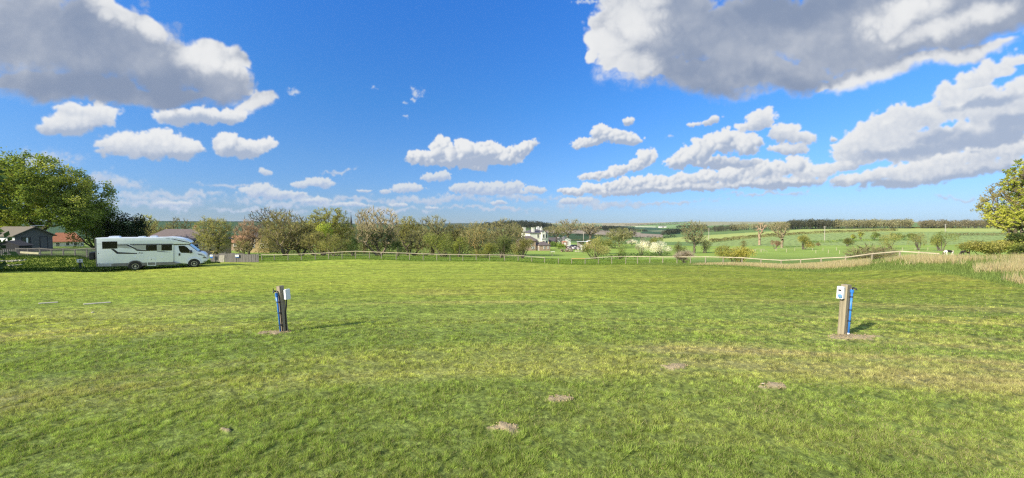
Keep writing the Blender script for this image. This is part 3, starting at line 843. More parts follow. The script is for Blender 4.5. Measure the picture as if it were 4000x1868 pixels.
def tree(name, px, y, top, width, label, cat='tree', group=None, fork=0.25, blobs=None, pts=260, twig=5, tl=0.9, tw=0.03, leaves=0, ls=0.22, tcol=BROWN, lcol=OLIVE, bark=None, seed=1, tr=None,
         stems=1, spread=0.0, base=None, ivy=0, depth=0.8, up=0.35, leaf_all=False, twm=1.6, rex=0.42, twup=0.35, droop=0.0, parts=True):
    """a tree whose trunk stands in photo column px, y metres ahead, its top reaching photo row top, its crown width photo pixels wide"""
    rng = np.random.default_rng(seed)
    o = at(px, y)
    if base is not None: o.z = float(wz(px, base, y))
    H = float(wz(px, top, y)) - o.z
    Wd = width / F_PX * y
    if blobs is None: blobs = [(0, 0.62, 0.5, 0.38)]
    bl = [(b[0] * Wd, (rng.uniform(-0.15, 0.15)) * Wd * depth, b[1] * H, b[2] * Wd, b[2] * Wd * depth, b[3] * H) for b in blobs]
    tr = tr or 0.028 * H
    N, par, rad, kids = skeleton(rng, H, fork * H, bl, pts, tr, 0.02 * H, stems, spread * Wd, up, rex)
    root = empty(name, o, 0, label, cat, group)
    e = par >= 0
    P0, P1 = N[par[e]], N[e]; r1 = rad[e]; r0 = np.minimum(rad[par[e]], r1 * 1.6)
    first = par[par[e]] < 0
    r0 = np.where(first, np.maximum(r0, tr * 1.25), r0)
    tv, tf = prisms(P0, P1, r0, r1, 6)
    tv[:, 2] = np.where(tv[:, 2] < 0.02 * H, tv[:, 2] - 0.3, tv[:, 2])
    big_mesh('trunk', tv, [tf], bark or m_bark, root, smooth=True)
    # fine twigs and leaves
    thin = np.where(rad < tr * 0.42)[0]; thin = thin[par[thin] >= 0]
    Vs, Fs, Cs, fm = [], [], [], []
    off = 0
    ctr = np.array([0, 0, 0.45 * H])
    if twig:
        twig = int(round(twig * twm)); leaves = int(leaves * 1.5)
        k = np.repeat(thin, twig); n = len(k)
        f = rng.uniform(0, 1, (n, 1)); bs = N[par[k]] * (1 - f) + N[k] * f
        ed = N[k] - N[par[k]]; ed /= np.maximum(np.linalg.norm(ed, axis=1, keepdims=True), 1e-6)
        out = bs - ctr; out /= np.maximum(np.linalg.norm(out, axis=1, keepdims=True), 1e-6)
        dr = ed * 0.5 + out * 0.45 + rng.normal(0, 0.5, (n, 3)) + np.array([0, 0, twup - droop])
        ln = tl * rng.uniform(0.4, 1.2, n)
        v, fa = twigs_from(rng, bs, dr, ln, tw * rng.uniform(0.6, 1.3, n))
        Vs.append(v); Fs.append(fa + off); fm.append(0); off += len(v)
        Cs.append(np.repeat(shades(rng, n, tcol), 5, 0))
        tips = v.reshape(-1, 5, 3)[:, 2:4].mean(1)
    else: tips = N[thin]
    if leaves:
        k = rng.integers(0, len(tips), leaves)
        c = tips[k] + rng.normal(0, 0.3 if not leaf_all else 0.5, (leaves, 3)) * np.array([1, 1, 0.8]) * max(ls * (1.6 if not leaf_all else 2.2), 0.2)
        v, fa = cards(rng, c, ls * rng.uniform(0.55, 1.3, leaves))
        Vs.append(v); Fs.append(fa + off); fm.append(1); off += len(v)
        Cs.append(np.repeat(shades(rng, leaves, lcol, c, 2.2 / Wd), 4, 0))
    if ivy:
        # ivy wraps the trunk and the feet of the limbs
        k = np.where((N[:, 2] < 0.55 * H) & (rad > tr * 0.22))[0]; k = k[par[k] >= 0]
        q = rng.choice(k, ivy); f = rng.uniform(0, 1, (ivy, 1)); c = N[par[q]] * (1 - f) + N[q] * f
        c = c + rng.normal(0, 0.30, (ivy, 3)) * (1.2 - 0.6 * c[:, 2:3] / H)
        v, fa = cards(rng, c, 0.28 * rng.uniform(0.6, 1.3, ivy))
        iv = big_mesh('ivy', v, [fa], m_leaf, root, attrs={'Col': np.c_[np.repeat(shades(rng, ivy, DARK), 4, 0), np.ones(4 * ivy)]})
    C_ = np.concatenate(Cs); C_ = np.c_[C_, np.ones(len(C_))]
    big_mesh('crown', np.concatenate(Vs), Fs, [m_twig, m_leaf], root, fm=fm, attrs={'Col': C_})
    return root


def bush(name, px, y, top, width, label, cat='bush', group=None, n=1500, ls=0.16, lcol=GREEN, tcol=BROWN, seed=1, twig=250, base=None, lumps=7, depth=0.7, tl=0.5, low=0.0, tw=0.025, kids=True):
    """a shrub of many leaf clumps over a few stems"""
    rng = np.random.default_rng(seed)
    o = at(px, y)
    if base is not None: o.z = float(wz(px, base, y))
    H = float(wz(px, top, y)) - o.z; Wd = width / F_PX * y
    root = empty(name, o, 0, label, cat, group)
    cs = np.stack([rng.uniform(-0.36, 0.36, lumps) * Wd, rng.uniform(-0.3, 0.3, lumps) * Wd * depth, rng.uniform(0.30 + low, 0.72, lumps) * H], -1)
    n = int(n * 1.3); ls *= 1.1
    cs[0] = (0.05 * Wd, 0, 0.72 * H)
    rs = np.stack([rng.uniform(0.16, 0.27, lumps) * Wd, rng.uniform(0.16, 0.27, lumps) * Wd * depth, rng.uniform(0.2, 0.3, lumps) * H], -1)
    k = rng.integers(0, lumps, n)
    d = rng.normal(size=(n, 3)); d /= np.linalg.norm(d, axis=1, keepdims=True)
    p = cs[k] + d * rs[k] * (rng.uniform(0.1, 1.08, (n, 1)) ** 0.5)
    p[:, 2] = np.clip(p[:, 2], 0.03 * H, H)
    v, f = cards(rng, p, ls * rng.uniform(0.5, 1.35, n))
    fol = big_mesh('foliage', v, [f], m_leaf, root, attrs={'Col': np.c_[np.repeat(shades(rng, n, lcol, p, 2.5 / Wd), 4, 0), np.ones(4 * n)]})
    # stems and twigs
    m_ = max(6, lumps)
    a = np.zeros((m_, 3)); a[:, 0] = rng.normal(0, 0.05 * Wd, m_); a[:, 1] = rng.normal(0, 0.05 * Wd, m_); a[:, 2] = -0.1
    tip = cs[rng.integers(0, lumps, m_)]
    mid = (a + tip) / 2 + rng.normal(0, 0.04 * Wd, (m_, 3))
    r_ = np.full(m_, 0.012 * H + 0.01)
    sv, sf = prisms(np.concatenate([a, mid]), np.concatenate([mid, tip]), np.concatenate([r_ * 1.6, r_]), np.concatenate([r_, r_ * 0.4]), 5)
    big_mesh('stem', sv, [sf], m_bark, root)
    if twig:
        k = rng.integers(0, lumps, twig)
        d = rng.normal(size=(twig, 3)); d[:, 2] = np.abs(d[:, 2]) * 0.8; d /= np.linalg.norm(d, axis=1, keepdims=True)
        v, f = twigs_from(rng, cs[k] + d * rs[k] * 0.6, d + rng.normal(0, 0.25, d.shape), tl * rng.uniform(0.5, 1.3, twig), np.full(twig, tw))
        big_mesh('twig_foliage', v, [f], m_twig, root, attrs={'Col': np.c_[np.repeat(shades(rng, twig, tcol), 5, 0), np.ones(5 * twig)]})
    return root


def hedge(name, line, h, wd, n, ls, cols, label, cat='hedge', group=None, seed=3, twig=0, tcol=BROWN):
    """line: (px, y) points on the ground; a lumpy run of leaf clumps"""
    rng = np.random.default_rng(seed)
    q = np.array([[*at(px, y)] for px, y in line]); o = q.mean(0)
    seg = np.linalg.norm(np.diff(q, axis=0), axis=1); cum = np.concatenate([[0], np.cumsum(seg)])
    s = rng.uniform(0, cum[-1], n)
    p = np.stack([np.interp(s, cum, q[:, i]) for i in range(3)], -1)
    hh = h * (0.65 + 0.6 * fbm(s / (h * 2.2), s * 0, seed, 3))
    gap = fbm(s / (h * 4), s * 0 + 5, seed + 2, 2)
    ang = rng.uniform(0, math.pi, n); r = rng.uniform(0.3, 1, n) ** 0.5
    tdir = q[-1] - q[0]; tdir /= np.linalg.norm(tdir); nrm = np.array([-tdir[1], tdir[0], 0])
    p = p + nrm * (np.cos(ang) * r * wd / 2)[:, None]
    p[:, 2] = Z(p[:, 0], p[:, 1]) + hh * np.clip(0.12 + 0.88 * np.sin(ang) * r + rng.normal(0, 0.05, n), 0.0, 1.1)
    p -= o
    v, f = cards(rng, p, ls * rng.uniform(0.5, 1.4, n))
    ob = big_mesh(name, v, [f], m_leaf, None, attrs={'Col': np.c_[np.repeat(shades(rng, n, cols, p, 0.5 / h), 4, 0), np.ones(4 * n)]})
    ob.location = o
    return tag(ob, label, cat, group)
# ------------------------------------------------------------------ what grows beyond the field
def gy(px, row, lo=58, hi=3000):
    """distance ahead at which the ground in photo column px is seen at that row (the nearest such)"""
    ys = np.geomspace(lo, hi, 500); xs = wx(px, ys, 930)
    zs = Z(xs, ys); cc_ = ys * CP - (zs - EYE) * SP
    r = 934 - F_PX * (ys * SP + (zs - EYE) * CP) / cc_
    k = np.where(r <= row)[0]
    return float(ys[k[0]]) if len(k) else float(ys[np.argmin(np.abs(r - row))])


TL = 'trees standing in the row beyond the field fence'
# --- left side
tree('leafy_maple', 165, 74, 602, 500, 'large spreading maple in fresh green leaf behind the grey timber cabin', 'tree', fork=0.22, pts=800, twig=3, tl=0.9, tw=0.03, leaves=42000, ls=0.36, lcol=[(0.06, 0.088, 0.02), (0.12, 0.15, 0.03), (0.21, 0.215, 0.048)], tcol=BROWN, bark=m_dark_bark, seed=11, tr=0.42,
     leaf_all=True, blobs=[(0.04, 0.66, 0.36, 0.33), (-0.28, 0.58, 0.26, 0.30), (0.22, 0.54, 0.26, 0.30), (0.40, 0.40, 0.14, 0.18), (0.28, 0.38, 0.22, 0.15), (-0.3, 0.36, 0.22, 0.2)], base=985)
tree('olive_maple', -60, 84, 678, 280, 'yellow green broadleaf tree cut by the picture edge behind the cabin roof', 'tree', fork=0.25, pts=260, twig=3, leaves=8000, ls=0.36, lcol=LIME, seed=12, tr=0.35, blobs=[(0, 0.6, 0.5, 0.38), (0.1, 0.35, 0.35, 0.2)])
bush('green_tree', 378, 80, 775, 150, 'lower dark green tree filling the gap between the maple and the black evergreen', 'tree', n=10000, ls=0.28, lcol=[(0.035, 0.058, 0.016), (0.075, 0.105, 0.026), (0.13, 0.15, 0.04)], seed=14, twig=500, lumps=15, low=-0.1, tcol=BROWN, tl=1.0)
bush('dark_yew', 484, 82, 822, 140, 'near black evergreen standing between the maple and the bare trees', 'tree', n=11000, ls=0.28, lcol=[(0.010, 0.017, 0.011), (0.018, 0.030, 0.014), (0.030, 0.045, 0.020)], seed=13, twig=0, lumps=14, low=-0.1)
TB = 'bare trees behind the motorhome'
tree('bare_tree', 568, 118, 836, 92, 'pale budding tree beside the black evergreen, above the motorhome roof', 'tree', TB, fork=0.2, leaves=900, ls=0.3, lcol=[(0.2, 0.22, 0.09), (0.3, 0.32, 0.14)], tcol=PALE, seed=21, twig=6)
tree('bare_tree', 625, 98, 868, 150, 'low brown bare tree directly over the motorhome roof hatch', 'tree', TB, fork=0.15, leaves=500, ls=0.24, lcol=OLIVE, tcol=BROWN, seed=22, twig=7, stems=3, spread=0.12)
tree('bare_tree', 700, 150, 845, 90, 'far bare tree whose twigs fan over the chimney of the purple roofed bungalow', 'tree', TB, fork=0.25, tcol=BROWN, seed=23, twig=7, pts=180, stems=2, spread=0.1)
bush('yellow_bush', 655, 105, 873, 60, 'small yellow budding bush before the dark hillside, left of the bungalow chimney', 'bush', n=500, ls=0.25, lcol=[(0.2, 0.17, 0.03), (0.3, 0.25, 0.05)], seed=24, twig=250, tw=0.03, tl=0.8)
tree('round_tree', 845, 74, 845, 150, 'round olive tree in bud standing over the dark clipped hedge', 'tree', TL, fork=0.18, pts=340, twig=8, leaves=2600, ls=0.2, lcol=[(0.13, 0.14, 0.035), (0.21, 0.2, 0.05), (0.28, 0.24, 0.08)], tcol=PALE, seed=25, tl=1.0, blobs=[(0, 0.62, 0.46, 0.36), (0.1, 0.38, 0.4, 0.25)])
tree('pink_tree', 972, 80, 856, 120, 'pinkish bare cherry before the sandstone house', 'tree', TL, fork=0.2, pts=300, twig=8, leaves=500, ls=0.16, lcol=PINK, tcol=PINK, seed=26, blobs=[(0, 0.62, 0.45, 0.38), (-0.1, 0.4, 0.35, 0.25)])
tree('apple_tree', 944, 72, 938, 66, 'small low bare fruit tree behind the plank screen', 'tree', TL, fork=0.3, pts=120, twig=6, tl=0.6, tcol=BROWN, seed=27, stems=2, spread=0.15)
tree('bare_oak', 1058, 118, 801, 212, 'wide domed bare oak rising behind the pinkish cherry', 'tree', TL, fork=0.32, pts=520, twig=6, tl=1.0, tw=0.035, tcol=[(0.14, 0.12, 0.09), (0.20, 0.175, 0.13)], bark=m_dark_bark, seed=28, twm=0.9, blobs=[(0, 0.70, 0.48, 0.28), (-0.2, 0.55, 0.26, 0.2), (0.25, 0.58, 0.24, 0.2)], leaves=300, ls=0.25)
tree('brown_tree', 1112, 82, 828, 165, 'dense brown tree with pale upright stems, last of the cluster left of the olive dome', 'tree', TL, fork=0.2, pts=380, twig=9, leaves=1500, ls=0.2, lcol=OLIVE, tcol=BROWN, bark=m_pale_bark, seed=29, stems=3, spread=0.12, blobs=[(0, 0.62, 0.46, 0.37), (0.1, 0.35, 0.42, 0.25)])
tree('slender_tree', 1182, 135, 832, 60, 'thin far bare tree in the gap between the brown tree and the olive dome', 'tree', TL, fork=0.3, pts=110, twig=6, tcol=BROWN, seed=30)
tree('brown_tree', 1178, 84, 868, 120, 'brown thicket tree with several bare stems below the olive dome', 'tree', TL, fork=0.25, pts=260, twig=8, leaves=900, ls=0.2, lcol=OLIVE, tcol=BROWN, seed=31, stems=4, spread=0.2)
tree('olive_tree', 1288, 96, 806, 200, 'tall olive green domed tree left of the church spire', 'tree', TL, fork=0.2, pts=480, twig=5, leaves=5200, ls=0.27, lcol=[(0.12, 0.125, 0.03), (0.20, 0.195, 0.045), (0.29, 0.26, 0.07)], tcol=BROWN, seed=32, tr=0.35, blobs=[(0.05, 0.68, 0.4, 0.30), (-0.25, 0.52, 0.26, 0.26), (0.28, 0.5, 0.2, 0.25)])
bush('lime_bush', 1262, 88, 862, 84, 'bright lime green young tree in front of the olive dome', 'tree', n=1500, ls=0.26, lcol=LIME, seed=33, low=0.25, twig=150)
tree('brown_tree', 1245, 80, 903, 130, 'low brown scrub tree at the foot of the olive dome', 'tree', TL, fork=0.1, pts=220, twig=8, tl=0.7, leaves=1200, ls=0.18, lcol=OLIVE, tcol=BROWN, seed=34, stems=4, spread=0.25)
bush('olive_bush', 1305, 76, 912, 120, 'broad olive bush just behind the highest stretch of the rail fence', 'bush', n=2400, lcol=OLIVE, seed=35, twig=900, tl=0.7)
bush('holly_bush', 1376, 77, 920, 74, 'dark evergreen holly bush below the church spire', 'bush', n=1900, lcol=[(0.02, 0.035, 0.015), (0.045, 0.07, 0.025), (0.08, 0.11, 0.04)], seed=36, twig=0)
tree('pale_tree', 1424, 112, 810, 92, 'pale bare tree immediately right of the church spire', 'tree', TL, fork=0.3, pts=260, twig=7, tcol=PALE, seed=37, bark=m_pale_bark, twm=0.9, blobs=[(-0.05, 0.74, 0.38, 0.25), (0.2, 0.5, 0.3, 0.25)])
tree('ivy_ash', 1480, 80, 806, 182, 'large bare ash fanning up from an ivy clad base', 'tree', TL, fork=0.10, pts=460, twig=8, tl=1.1, tcol=[(0.24, 0.2, 0.12), (0.32, 0.27, 0.17)], bark=m_pale_bark, seed=38, twm=1.0, tr=0.30, stems=5, spread=0.10, ivy=2600, up=0.8, blobs=[(0, 0.66, 0.48, 0.34), (-0.2, 0.42, 0.28, 0.26), (0.22, 0.42, 0.26, 0.25)])
bush('holly_bush', 1553, 79, 932, 66, 'dark evergreen bush right of the ivy clad ash', 'bush', n=1500, lcol=DARK, seed=39, twig=0)
tree('olive_tree', 1592, 90, 843, 100, 'olive tree in young leaf at the left end of the pale thicket', 'tree', TL, fork=0.18, pts=280, twig=6, leaves=2600, ls=0.22, lcol=OLIVE, tcol=BROWN, seed=40)
tree('pale_tree', 1690, 94, 840, 165, 'broad bare tree with dark forked limbs in the middle of the pale thicket', 'tree', TL, fork=0.2, pts=420, twig=8, tl=1.0, leaves=500, tcol=PALE, lcol=OLIVE, seed=41, twm=1.1, bark=m_dark_bark)
tree('brown_tree', 1640, 82, 893, 130, 'tangled pale brown scrub below the broad bare tree with dark limbs', 'tree', TL, fork=0.08, pts=240, twig=9, tl=0.7, leaves=800, ls=0.17, lcol=OLIVE, tcol=PALE, seed=42, stems=5, spread=0.3)
bush('green_bush', 1735, 76, 903, 150, 'broad mid green bush, the largest behind the level stretch of rail', 'bush', n=4600, lcol=[(0.05, 0.075, 0.02), (0.11, 0.135, 0.035), (0.18, 0.19, 0.05)], seed=43, lumps=11, twig=300)
bush('lime_bush', 1795, 75, 915, 64, 'yellow green bush leaning on the broad mid green one', 'bush', n=1500, lcol=[(0.1, 0.12, 0.03), (0.2, 0.21, 0.05)], seed=44, twig=100)
tree('brown_tree', 1790, 96, 872, 120, 'brown bare tree above the yellow green bush', 'tree', TL, fork=0.2, pts=240, twig=8, tcol=BROWN, seed=45, leaves=300)
tree('yellow_trunk_tree', 1866, 84, 864, 138, 'pale bare tree with yellow lichened limbs', 'tree', TL, fork=0.18, pts=340, twig=8, tcol=PALE, bark=M('lichen_bark', (0.36, 0.27, 0.09), (0.2, 0.16, 0.07), 0.95, 5), seed=46, twm=1.1, leaves=300, stems=2, spread=0.06)
tree('pale_tree', 1968, 98, 850, 130, 'tall pale bare tree left of the white house', 'tree', TL, fork=0.2, pts=340, twig=8, tcol=PALE, seed=47, twm=1.2, leaves=400)
bush('green_bush', 1962, 78, 908, 120, 'tall dark green ivy bush left of the brick house', 'bush', n=3600, lcol=[(0.03, 0.045, 0.018), (0.07, 0.09, 0.03), (0.12, 0.135, 0.045)], seed=48, lumps=10, twig=300)
bush('olive_bush', 1900, 74, 945, 110, 'low olive bush under the tree with yellow limbs', 'bush', n=2300, lcol=[(0.11, 0.12, 0.03), (0.19, 0.19, 0.05)], seed=49, twig=400)
bush('brown_bush', 2040, 76, 925, 90, 'brown tangled bush hiding the corner of the brick house', 'bush', n=1500, lcol=OLIVE, tcol=BROWN, seed=50, twig=1300, tl=0.8)
hedge('undergrowth', [(1010, 82), (1300, 83), (1600, 82), (2050, 80)], 3.0, 3.5, 9000, 0.22, [(0.03, 0.03, 0.016), (0.075, 0.065, 0.03), (0.13, 0.11, 0.05)], 'dark brown bramble undergrowth along the feet of the tree row', 'undergrowth', seed=51)
rngT = np.random.default_rng(404)
def thicket(name, p0, p1, y, t0, t1, n, label, cols, seed, ls=0.3):
    rng = np.random.default_rng(seed)
    px = rng.uniform(p0, p1, n); yy_ = y + rng.uniform(-4, 5, n); x = wx(px, yy_, 930); g = Z(x, yy_)
    top = t0 + (t1 - t0) * fbm(px / 38, px * 0, seed, 3)
    h = wz(px, top, yy_) - g
    p = np.stack([x, yy_, g + h * rng.uniform(0, 1, n) ** 0.8 * (0.8 + 0.25 * fbm(px / 9, yy_ / 3, seed + 1, 2))], -1); o = p.mean(0)
    k = int(n * 0.55)
    v, f = cards(rng, p[:k] - o, ls * rng.uniform(0.5, 1.3, k))
    d = rng.normal(0, 0.45, (n - k, 3)) + (0, 0, 0.8)
    v2, f2 = twigs_from(rng, p[k:] - o, d, rng.uniform(0.8, 2.2, n - k), np.full(n - k, 0.05))
    C_ = np.r_[np.repeat(shades(rng, k, cols, p[:k], 0.12), 4, 0), np.repeat(shades(rng, n - k, BROWN), 5, 0)]
    ob = big_mesh(name, np.r_[v, v2], [f, f2 + len(v)], m_leaf, None, attrs={'Col': np.c_[C_, np.ones(len(C_))]}); ob.location = o
    return tag(ob, label, None, None, 'stuff')


thicket('scrub', 1010, 1420, 104, 905, 870, 15000, 'mass of brown scrub filling in behind the taller tree row', [(0.05, 0.05, 0.022), (0.10, 0.095, 0.035), (0.15, 0.135, 0.05)], 141)
thicket('scrub', 1420, 2050, 103, 915, 868, 22000, 'mass of pale brown scrub filling in behind the bare thicket', [(0.07, 0.068, 0.03), (0.13, 0.12, 0.05), (0.2, 0.175, 0.075)], 142)
# --- around the white house
tree('copper_tree', 2030, 178, 884, 66, 'orange brown bare tree against the left end of the white house', 'tree', fork=0.2, pts=160, twig=7, tcol=[(0.26, 0.17, 0.08), (0.34, 0.23, 0.12)], seed=52)
TF = 'bare trees round the farmyard'
tree('farm_tree', 2168, 178, 878, 115, 'tan budding tree between the white house and the farm sheds', 'tree', TF, fork=0.3, pts=240, twig=6, leaves=800, ls=0.25, lcol=OLIVE, tcol=PALE, seed=53, tl=1.1, tw=0.05, stems=2, spread=0.08, twm=1.2, blobs=[(0, 0.7, 0.46, 0.28)])
tree('farm_tree', 2218, 188, 852, 140, 'big bare tree with a pale trunk over the grey gabled sheds', 'tree', TF, fork=0.3, pts=300, twig=6, tcol=PALE, bark=m_pale_bark, seed=54, tl=1.2, tw=0.05, tr=0.5, twm=1.1, blobs=[(0, 0.72, 0.48, 0.26), (-0.25, 0.6, 0.2, 0.14)])
tree('farm_tree', 2306, 178, 870, 92, 'spreading bare oak beside the telegraph pole', 'tree', TF, fork=0.42, pts=200, twig=6, tcol=[(0.22, 0.19, 0.12), (0.3, 0.26, 0.17)], seed=55, tl=1.1, tw=0.05, tr=0.6, blobs=[(0, 0.74, 0.48, 0.24)])
bush('farm_bush', 2180, 150, 943, 56, 'rounded dark bush between the brick house annexe and the scrap yard', 'bush', n=1300, ls=0.3, lcol=GREEN, seed=56, twig=0)
bush('olive_bush', 2335, 118, 912, 90, 'olive bush left of the greyish round tree in the paddock', 'bush', n=1900, ls=0.28, lcol=OLIVE, seed=57)
tree('round_tree', 2418, 165, 891, 110, 'greyish green round tree on the far side of the paddock', 'tree', fork=0.2, pts=240, twig=7, leaves=1800, ls=0.4, lcol=[(0.11, 0.12, 0.05), (0.2, 0.2, 0.09), (0.26, 0.25, 0.13)], tcol=PALE, seed=58, tl=1.2, tw=0.05)
bush('green_bush', 2400, 155, 918, 110, 'dark green bush under the greyish round tree', 'bush', n=1900, ls=0.32, lcol=[(0.03, 0.045, 0.018), (0.1, 0.115, 0.035), (0.17, 0.17, 0.055)], seed=59)
bush('thorn_bush', 2322, 82, 932, 112, 'hawthorn bush speckled with a little white blossom just beyond the dip in the fence', 'bush', n=2600, ls=0.17, lcol=[(0.10, 0.11, 0.03), (0.17, 0.17, 0.05), (0.26, 0.24, 0.1)], seed=60, twig=700)
bush('thorn_bush', 2418, 80, 962, 52, 'small wispy green bush by the dark clipped hedge', 'bush', n=700, ls=0.14, lcol=GREEN, seed=61)
bush('blossom_bush', 2508, 108, 929, 78, 'white blossoming blackthorn, the left half of the flowering clump', 'bush', 'flowering blackthorns', n=3000, ls=0.17, lcol=BLOSSOM, seed=62, twig=200, tcol=BROWN)
bush('blossom_bush', 2576, 106, 938, 92, 'white blossoming blackthorn, the wider right half of the flowering clump', 'bush', 'flowering blackthorns', n=3600, ls=0.17, lcol=BLOSSOM, seed=63, twig=200, tcol=BROWN)
bush('blossom_bush', 2468, 190, 934, 44, 'far small blossoming bush peeping out left of the flowering clump', 'bush', 'flowering blackthorns', n=900, ls=0.3, lcol=BLOSSOM, seed=64, twig=0)
bush('olive_bush', 2556, 185, 922, 60, 'olive bush showing behind the flowering clump', 'bush', n=900, ls=0.32, lcol=OLIVE, seed=65)
hedge('clipped_hedge', [(2330, 77), (2420, 80), (2490, 88), (2560, 96), (2615, 102)], 1.5, 1.6, 3600, 0.17, DARK, 'dark low hedge running up to the foot of the flowering clump', seed=66)
tree('grey_tree', 2466, 330, 898, 46, 'grey leafless tree before the ploughed field', 'tree', fork=0.15, pts=120, twig=7, tl=1.6, tw=0.09, tcol=[(0.12, 0.105, 0.085), (0.17, 0.15, 0.12)], seed=67)
tree('ivy_tree', 2713, 128, 856, 118, 'tall ragged bare tree with an ivy trunk at the bend of the fence', 'tree', fork=0.35, pts=260, twig=8, tl=0.9, tcol=PALE, seed=68, ivy=900, blobs=[(0, 0.72, 0.45, 0.27), (0.1, 0.45, 0.4, 0.2), (-0.2, 0.5, 0.25, 0.18)], leaves=500, lcol=OLIVE)
bush('thorn_bush', 2752, 130, 936, 70, 'dull brown thorn bush under the ragged ivy tree', 'bush', n=1000, ls=0.2, lcol=[(0.09, 0.09, 0.03), (0.16, 0.14, 0.06)], seed=69, twig=500)
bush('thorn_bush', 2648, 112, 942, 62, 'dark thorn bush at the right end of the flowering clump', 'bush', n=1200, ls=0.2, lcol=[(0.05, 0.055, 0.022), (0.1, 0.1, 0.04)], seed=70, twig=200)
bush('gorse_bush', 2880, 49, 958, 170, 'yellow green scrub pushing through the rail fence', 'bush', n=4200, ls=0.12, lcol=[(0.13, 0.135, 0.03), (0.24, 0.22, 0.045), (0.34, 0.30, 0.08)], seed=71, twig=900, tl=0.5, lumps=10)
bush('brushwood', 2680, 49.5, 984, 70, 'grey dead brushwood heaped against the rail fence', 'brushwood', n=60, ls=0.1, lcol=OLIVE, tcol=[(0.16, 0.13, 0.1), (0.3, 0.26, 0.2)], seed=72, twig=2200, tl=0.7, tw=0.018)
# --- paddock and fields on the right
dead = dict(fork=0.5, bark=M('dead_wood', (0.40, 0.29, 0.19), (0.26, 0.19, 0.13), 0.9, 4))
tree('dead_tree', 2966, gy(2966, 957), 866, 66, 'dead stag headed tree with bleached orange limbs', 'tree', pts=46, twig=4, tl=1.3, tw=0.05, tcol=[(0.3, 0.23, 0.15), (0.36, 0.28, 0.19)], seed=73, tr=0.62, blobs=[(0.05, 0.78, 0.4, 0.2), (-0.35, 0.62, 0.18, 0.05), (0.2, 0.55, 0.15, 0.05)], **dead)
tree('half_dead_tree', 3054, gy(3050, 968), 862, 84, 'half dead tree with a peeled pale lower trunk, beside the bleached dead one', 'tree', fork=0.4, pts=200, twig=6, tl=1.2, tw=0.05, tcol=PALE, seed=74, tr=0.6, bark=m_pale_bark, blobs=[(0, 0.74, 0.45, 0.24), (-0.1, 0.45, 0.25, 0.12)], leaves=300, lcol=OLIVE)
TP_ = 'bushes dotted about the paddock'
def pb(px, row, top, width, lab, cols=OLIVE, **k):
    y = gy(px, row)
    k.setdefault('n', 1200); k.setdefault('twig', 350)
    return bush('paddock_bush', px, y, top, width, lab, 'bush', TP_, ls=max(0.14, y * 0.0016), tw=max(0.02, y * 0.0003), tl=0.004 * y + 0.2, lcol=cols, **k)
pb(3028, 973, 938, 34, 'pinkish brown thorn bush at the foot of the half dead tree', PINK, seed=75)
pb(3138, 975, 913, 72, 'dense rounded olive bush right of the half dead tree', [(0.10, 0.11, 0.025), (0.18, 0.17, 0.045), (0.25, 0.21, 0.06)], seed=76, n=2400)
pb(2905, 975, 938, 24, 'thin grey sapling left of the bleached dead tree', BROWN, seed=77, n=150)
pb(3312, 963, 929, 54, 'small dark green bush alone above the bare thorn thicket', [(0.06, 0.075, 0.02), (0.13, 0.13, 0.035)], seed=78)
pb(3480, 972, 906, 84, 'leaning olive thorn above the crest of the fence', OLIVE, seed=79, n=1700)
pb(3590, 978, 902, 74, 'brownish spreading thorn left of the dense green bush by the horses', OLIVE, seed=80, n=900, twig=700)
pb(3672, 980, 898, 96, 'dense green bush just left of the piebald horse', [(0.07, 0.09, 0.022), (0.14, 0.155, 0.04), (0.2, 0.195, 0.055)], seed=81, n=2800)
pb(3330, 940, 914, 26, 'yellowish shrub at the left end of the far shrub line', LIME, seed=82, n=500)
pb(3362, 940, 903, 24, 'yellow sapling in the far shrub line', LIME, seed=83, n=350)
pb(3412, 939, 904, 40, 'tallest green shrub of the far shrub line', GREEN, seed=84, n=800)
pb(3508, 936, 908, 50, 'flat topped green shrub right of the leaning olive thorn', GREEN, seed=85, n=900)
pb(3555, 936, 910, 40, 'dull green shrub at the right end of the far shrub line', GREEN, seed=86, n=700)
pb(3195, 962, 948, 20, 'tiny reddish thorn beside a paddock post', PINK, seed=87, n=160)
hedge('low_hedge', [(3150, gy(3150, 950)), (3280, gy(3280, 947)), (3345, gy(3345, 944)), (3460, gy(3460, 942)), (3560, gy(3560, 940))], 1.8, 3.0, 3000, 0.4, GREEN, 'straggling hedge along the far side of the paddock', seed=88)
bush('bare_thorn', 3392, 37, 962, 190, 'wide leafless thorn thicket behind the rising fence rail', 'bush', n=1500, ls=0.10, lcol=[(0.11, 0.12, 0.04), (0.19, 0.19, 0.07)], tcol=[(0.11, 0.09, 0.055), (0.19, 0.16, 0.09)], seed=89, twig=1300, tl=0.8, tw=0.022, lumps=12, low=-0.12)
# --- right edge
tree('budding_tree', 4005, 76, 640, 330, 'tall brownish tree in bud at the picture edge behind the bright maple', 'tree', fork=0.2, pts=420, twig=5, tl=1.0, leaves=14000, ls=0.22, lcol=[(0.12, 0.105, 0.036), (0.23, 0.19, 0.06), (0.3, 0.26, 0.1)], tcol=BROWN, seed=90, blobs=[(-0.05, 0.55, 0.45, 0.3), (0.1, 0.75, 0.35, 0.25)])
tree('bright_maple', 4040, 60, 600, 400, 'bright yellow green maple at the picture edge, beyond the dry grass', 'tree', fork=0.12, pts=420, twig=2, leaves=23000, ls=0.22, lcol=[(0.10, 0.125, 0.024), (0.19, 0.205, 0.036), (0.28, 0.275, 0.055)], tcol=BROWN, seed=91, blobs=[(-0.22, 0.40, 0.26, 0.11), (0.0, 0.46, 0.3, 0.16), (0.1, 0.75, 0.26, 0.22), (0.05, 0.2, 0.3, 0.16)])
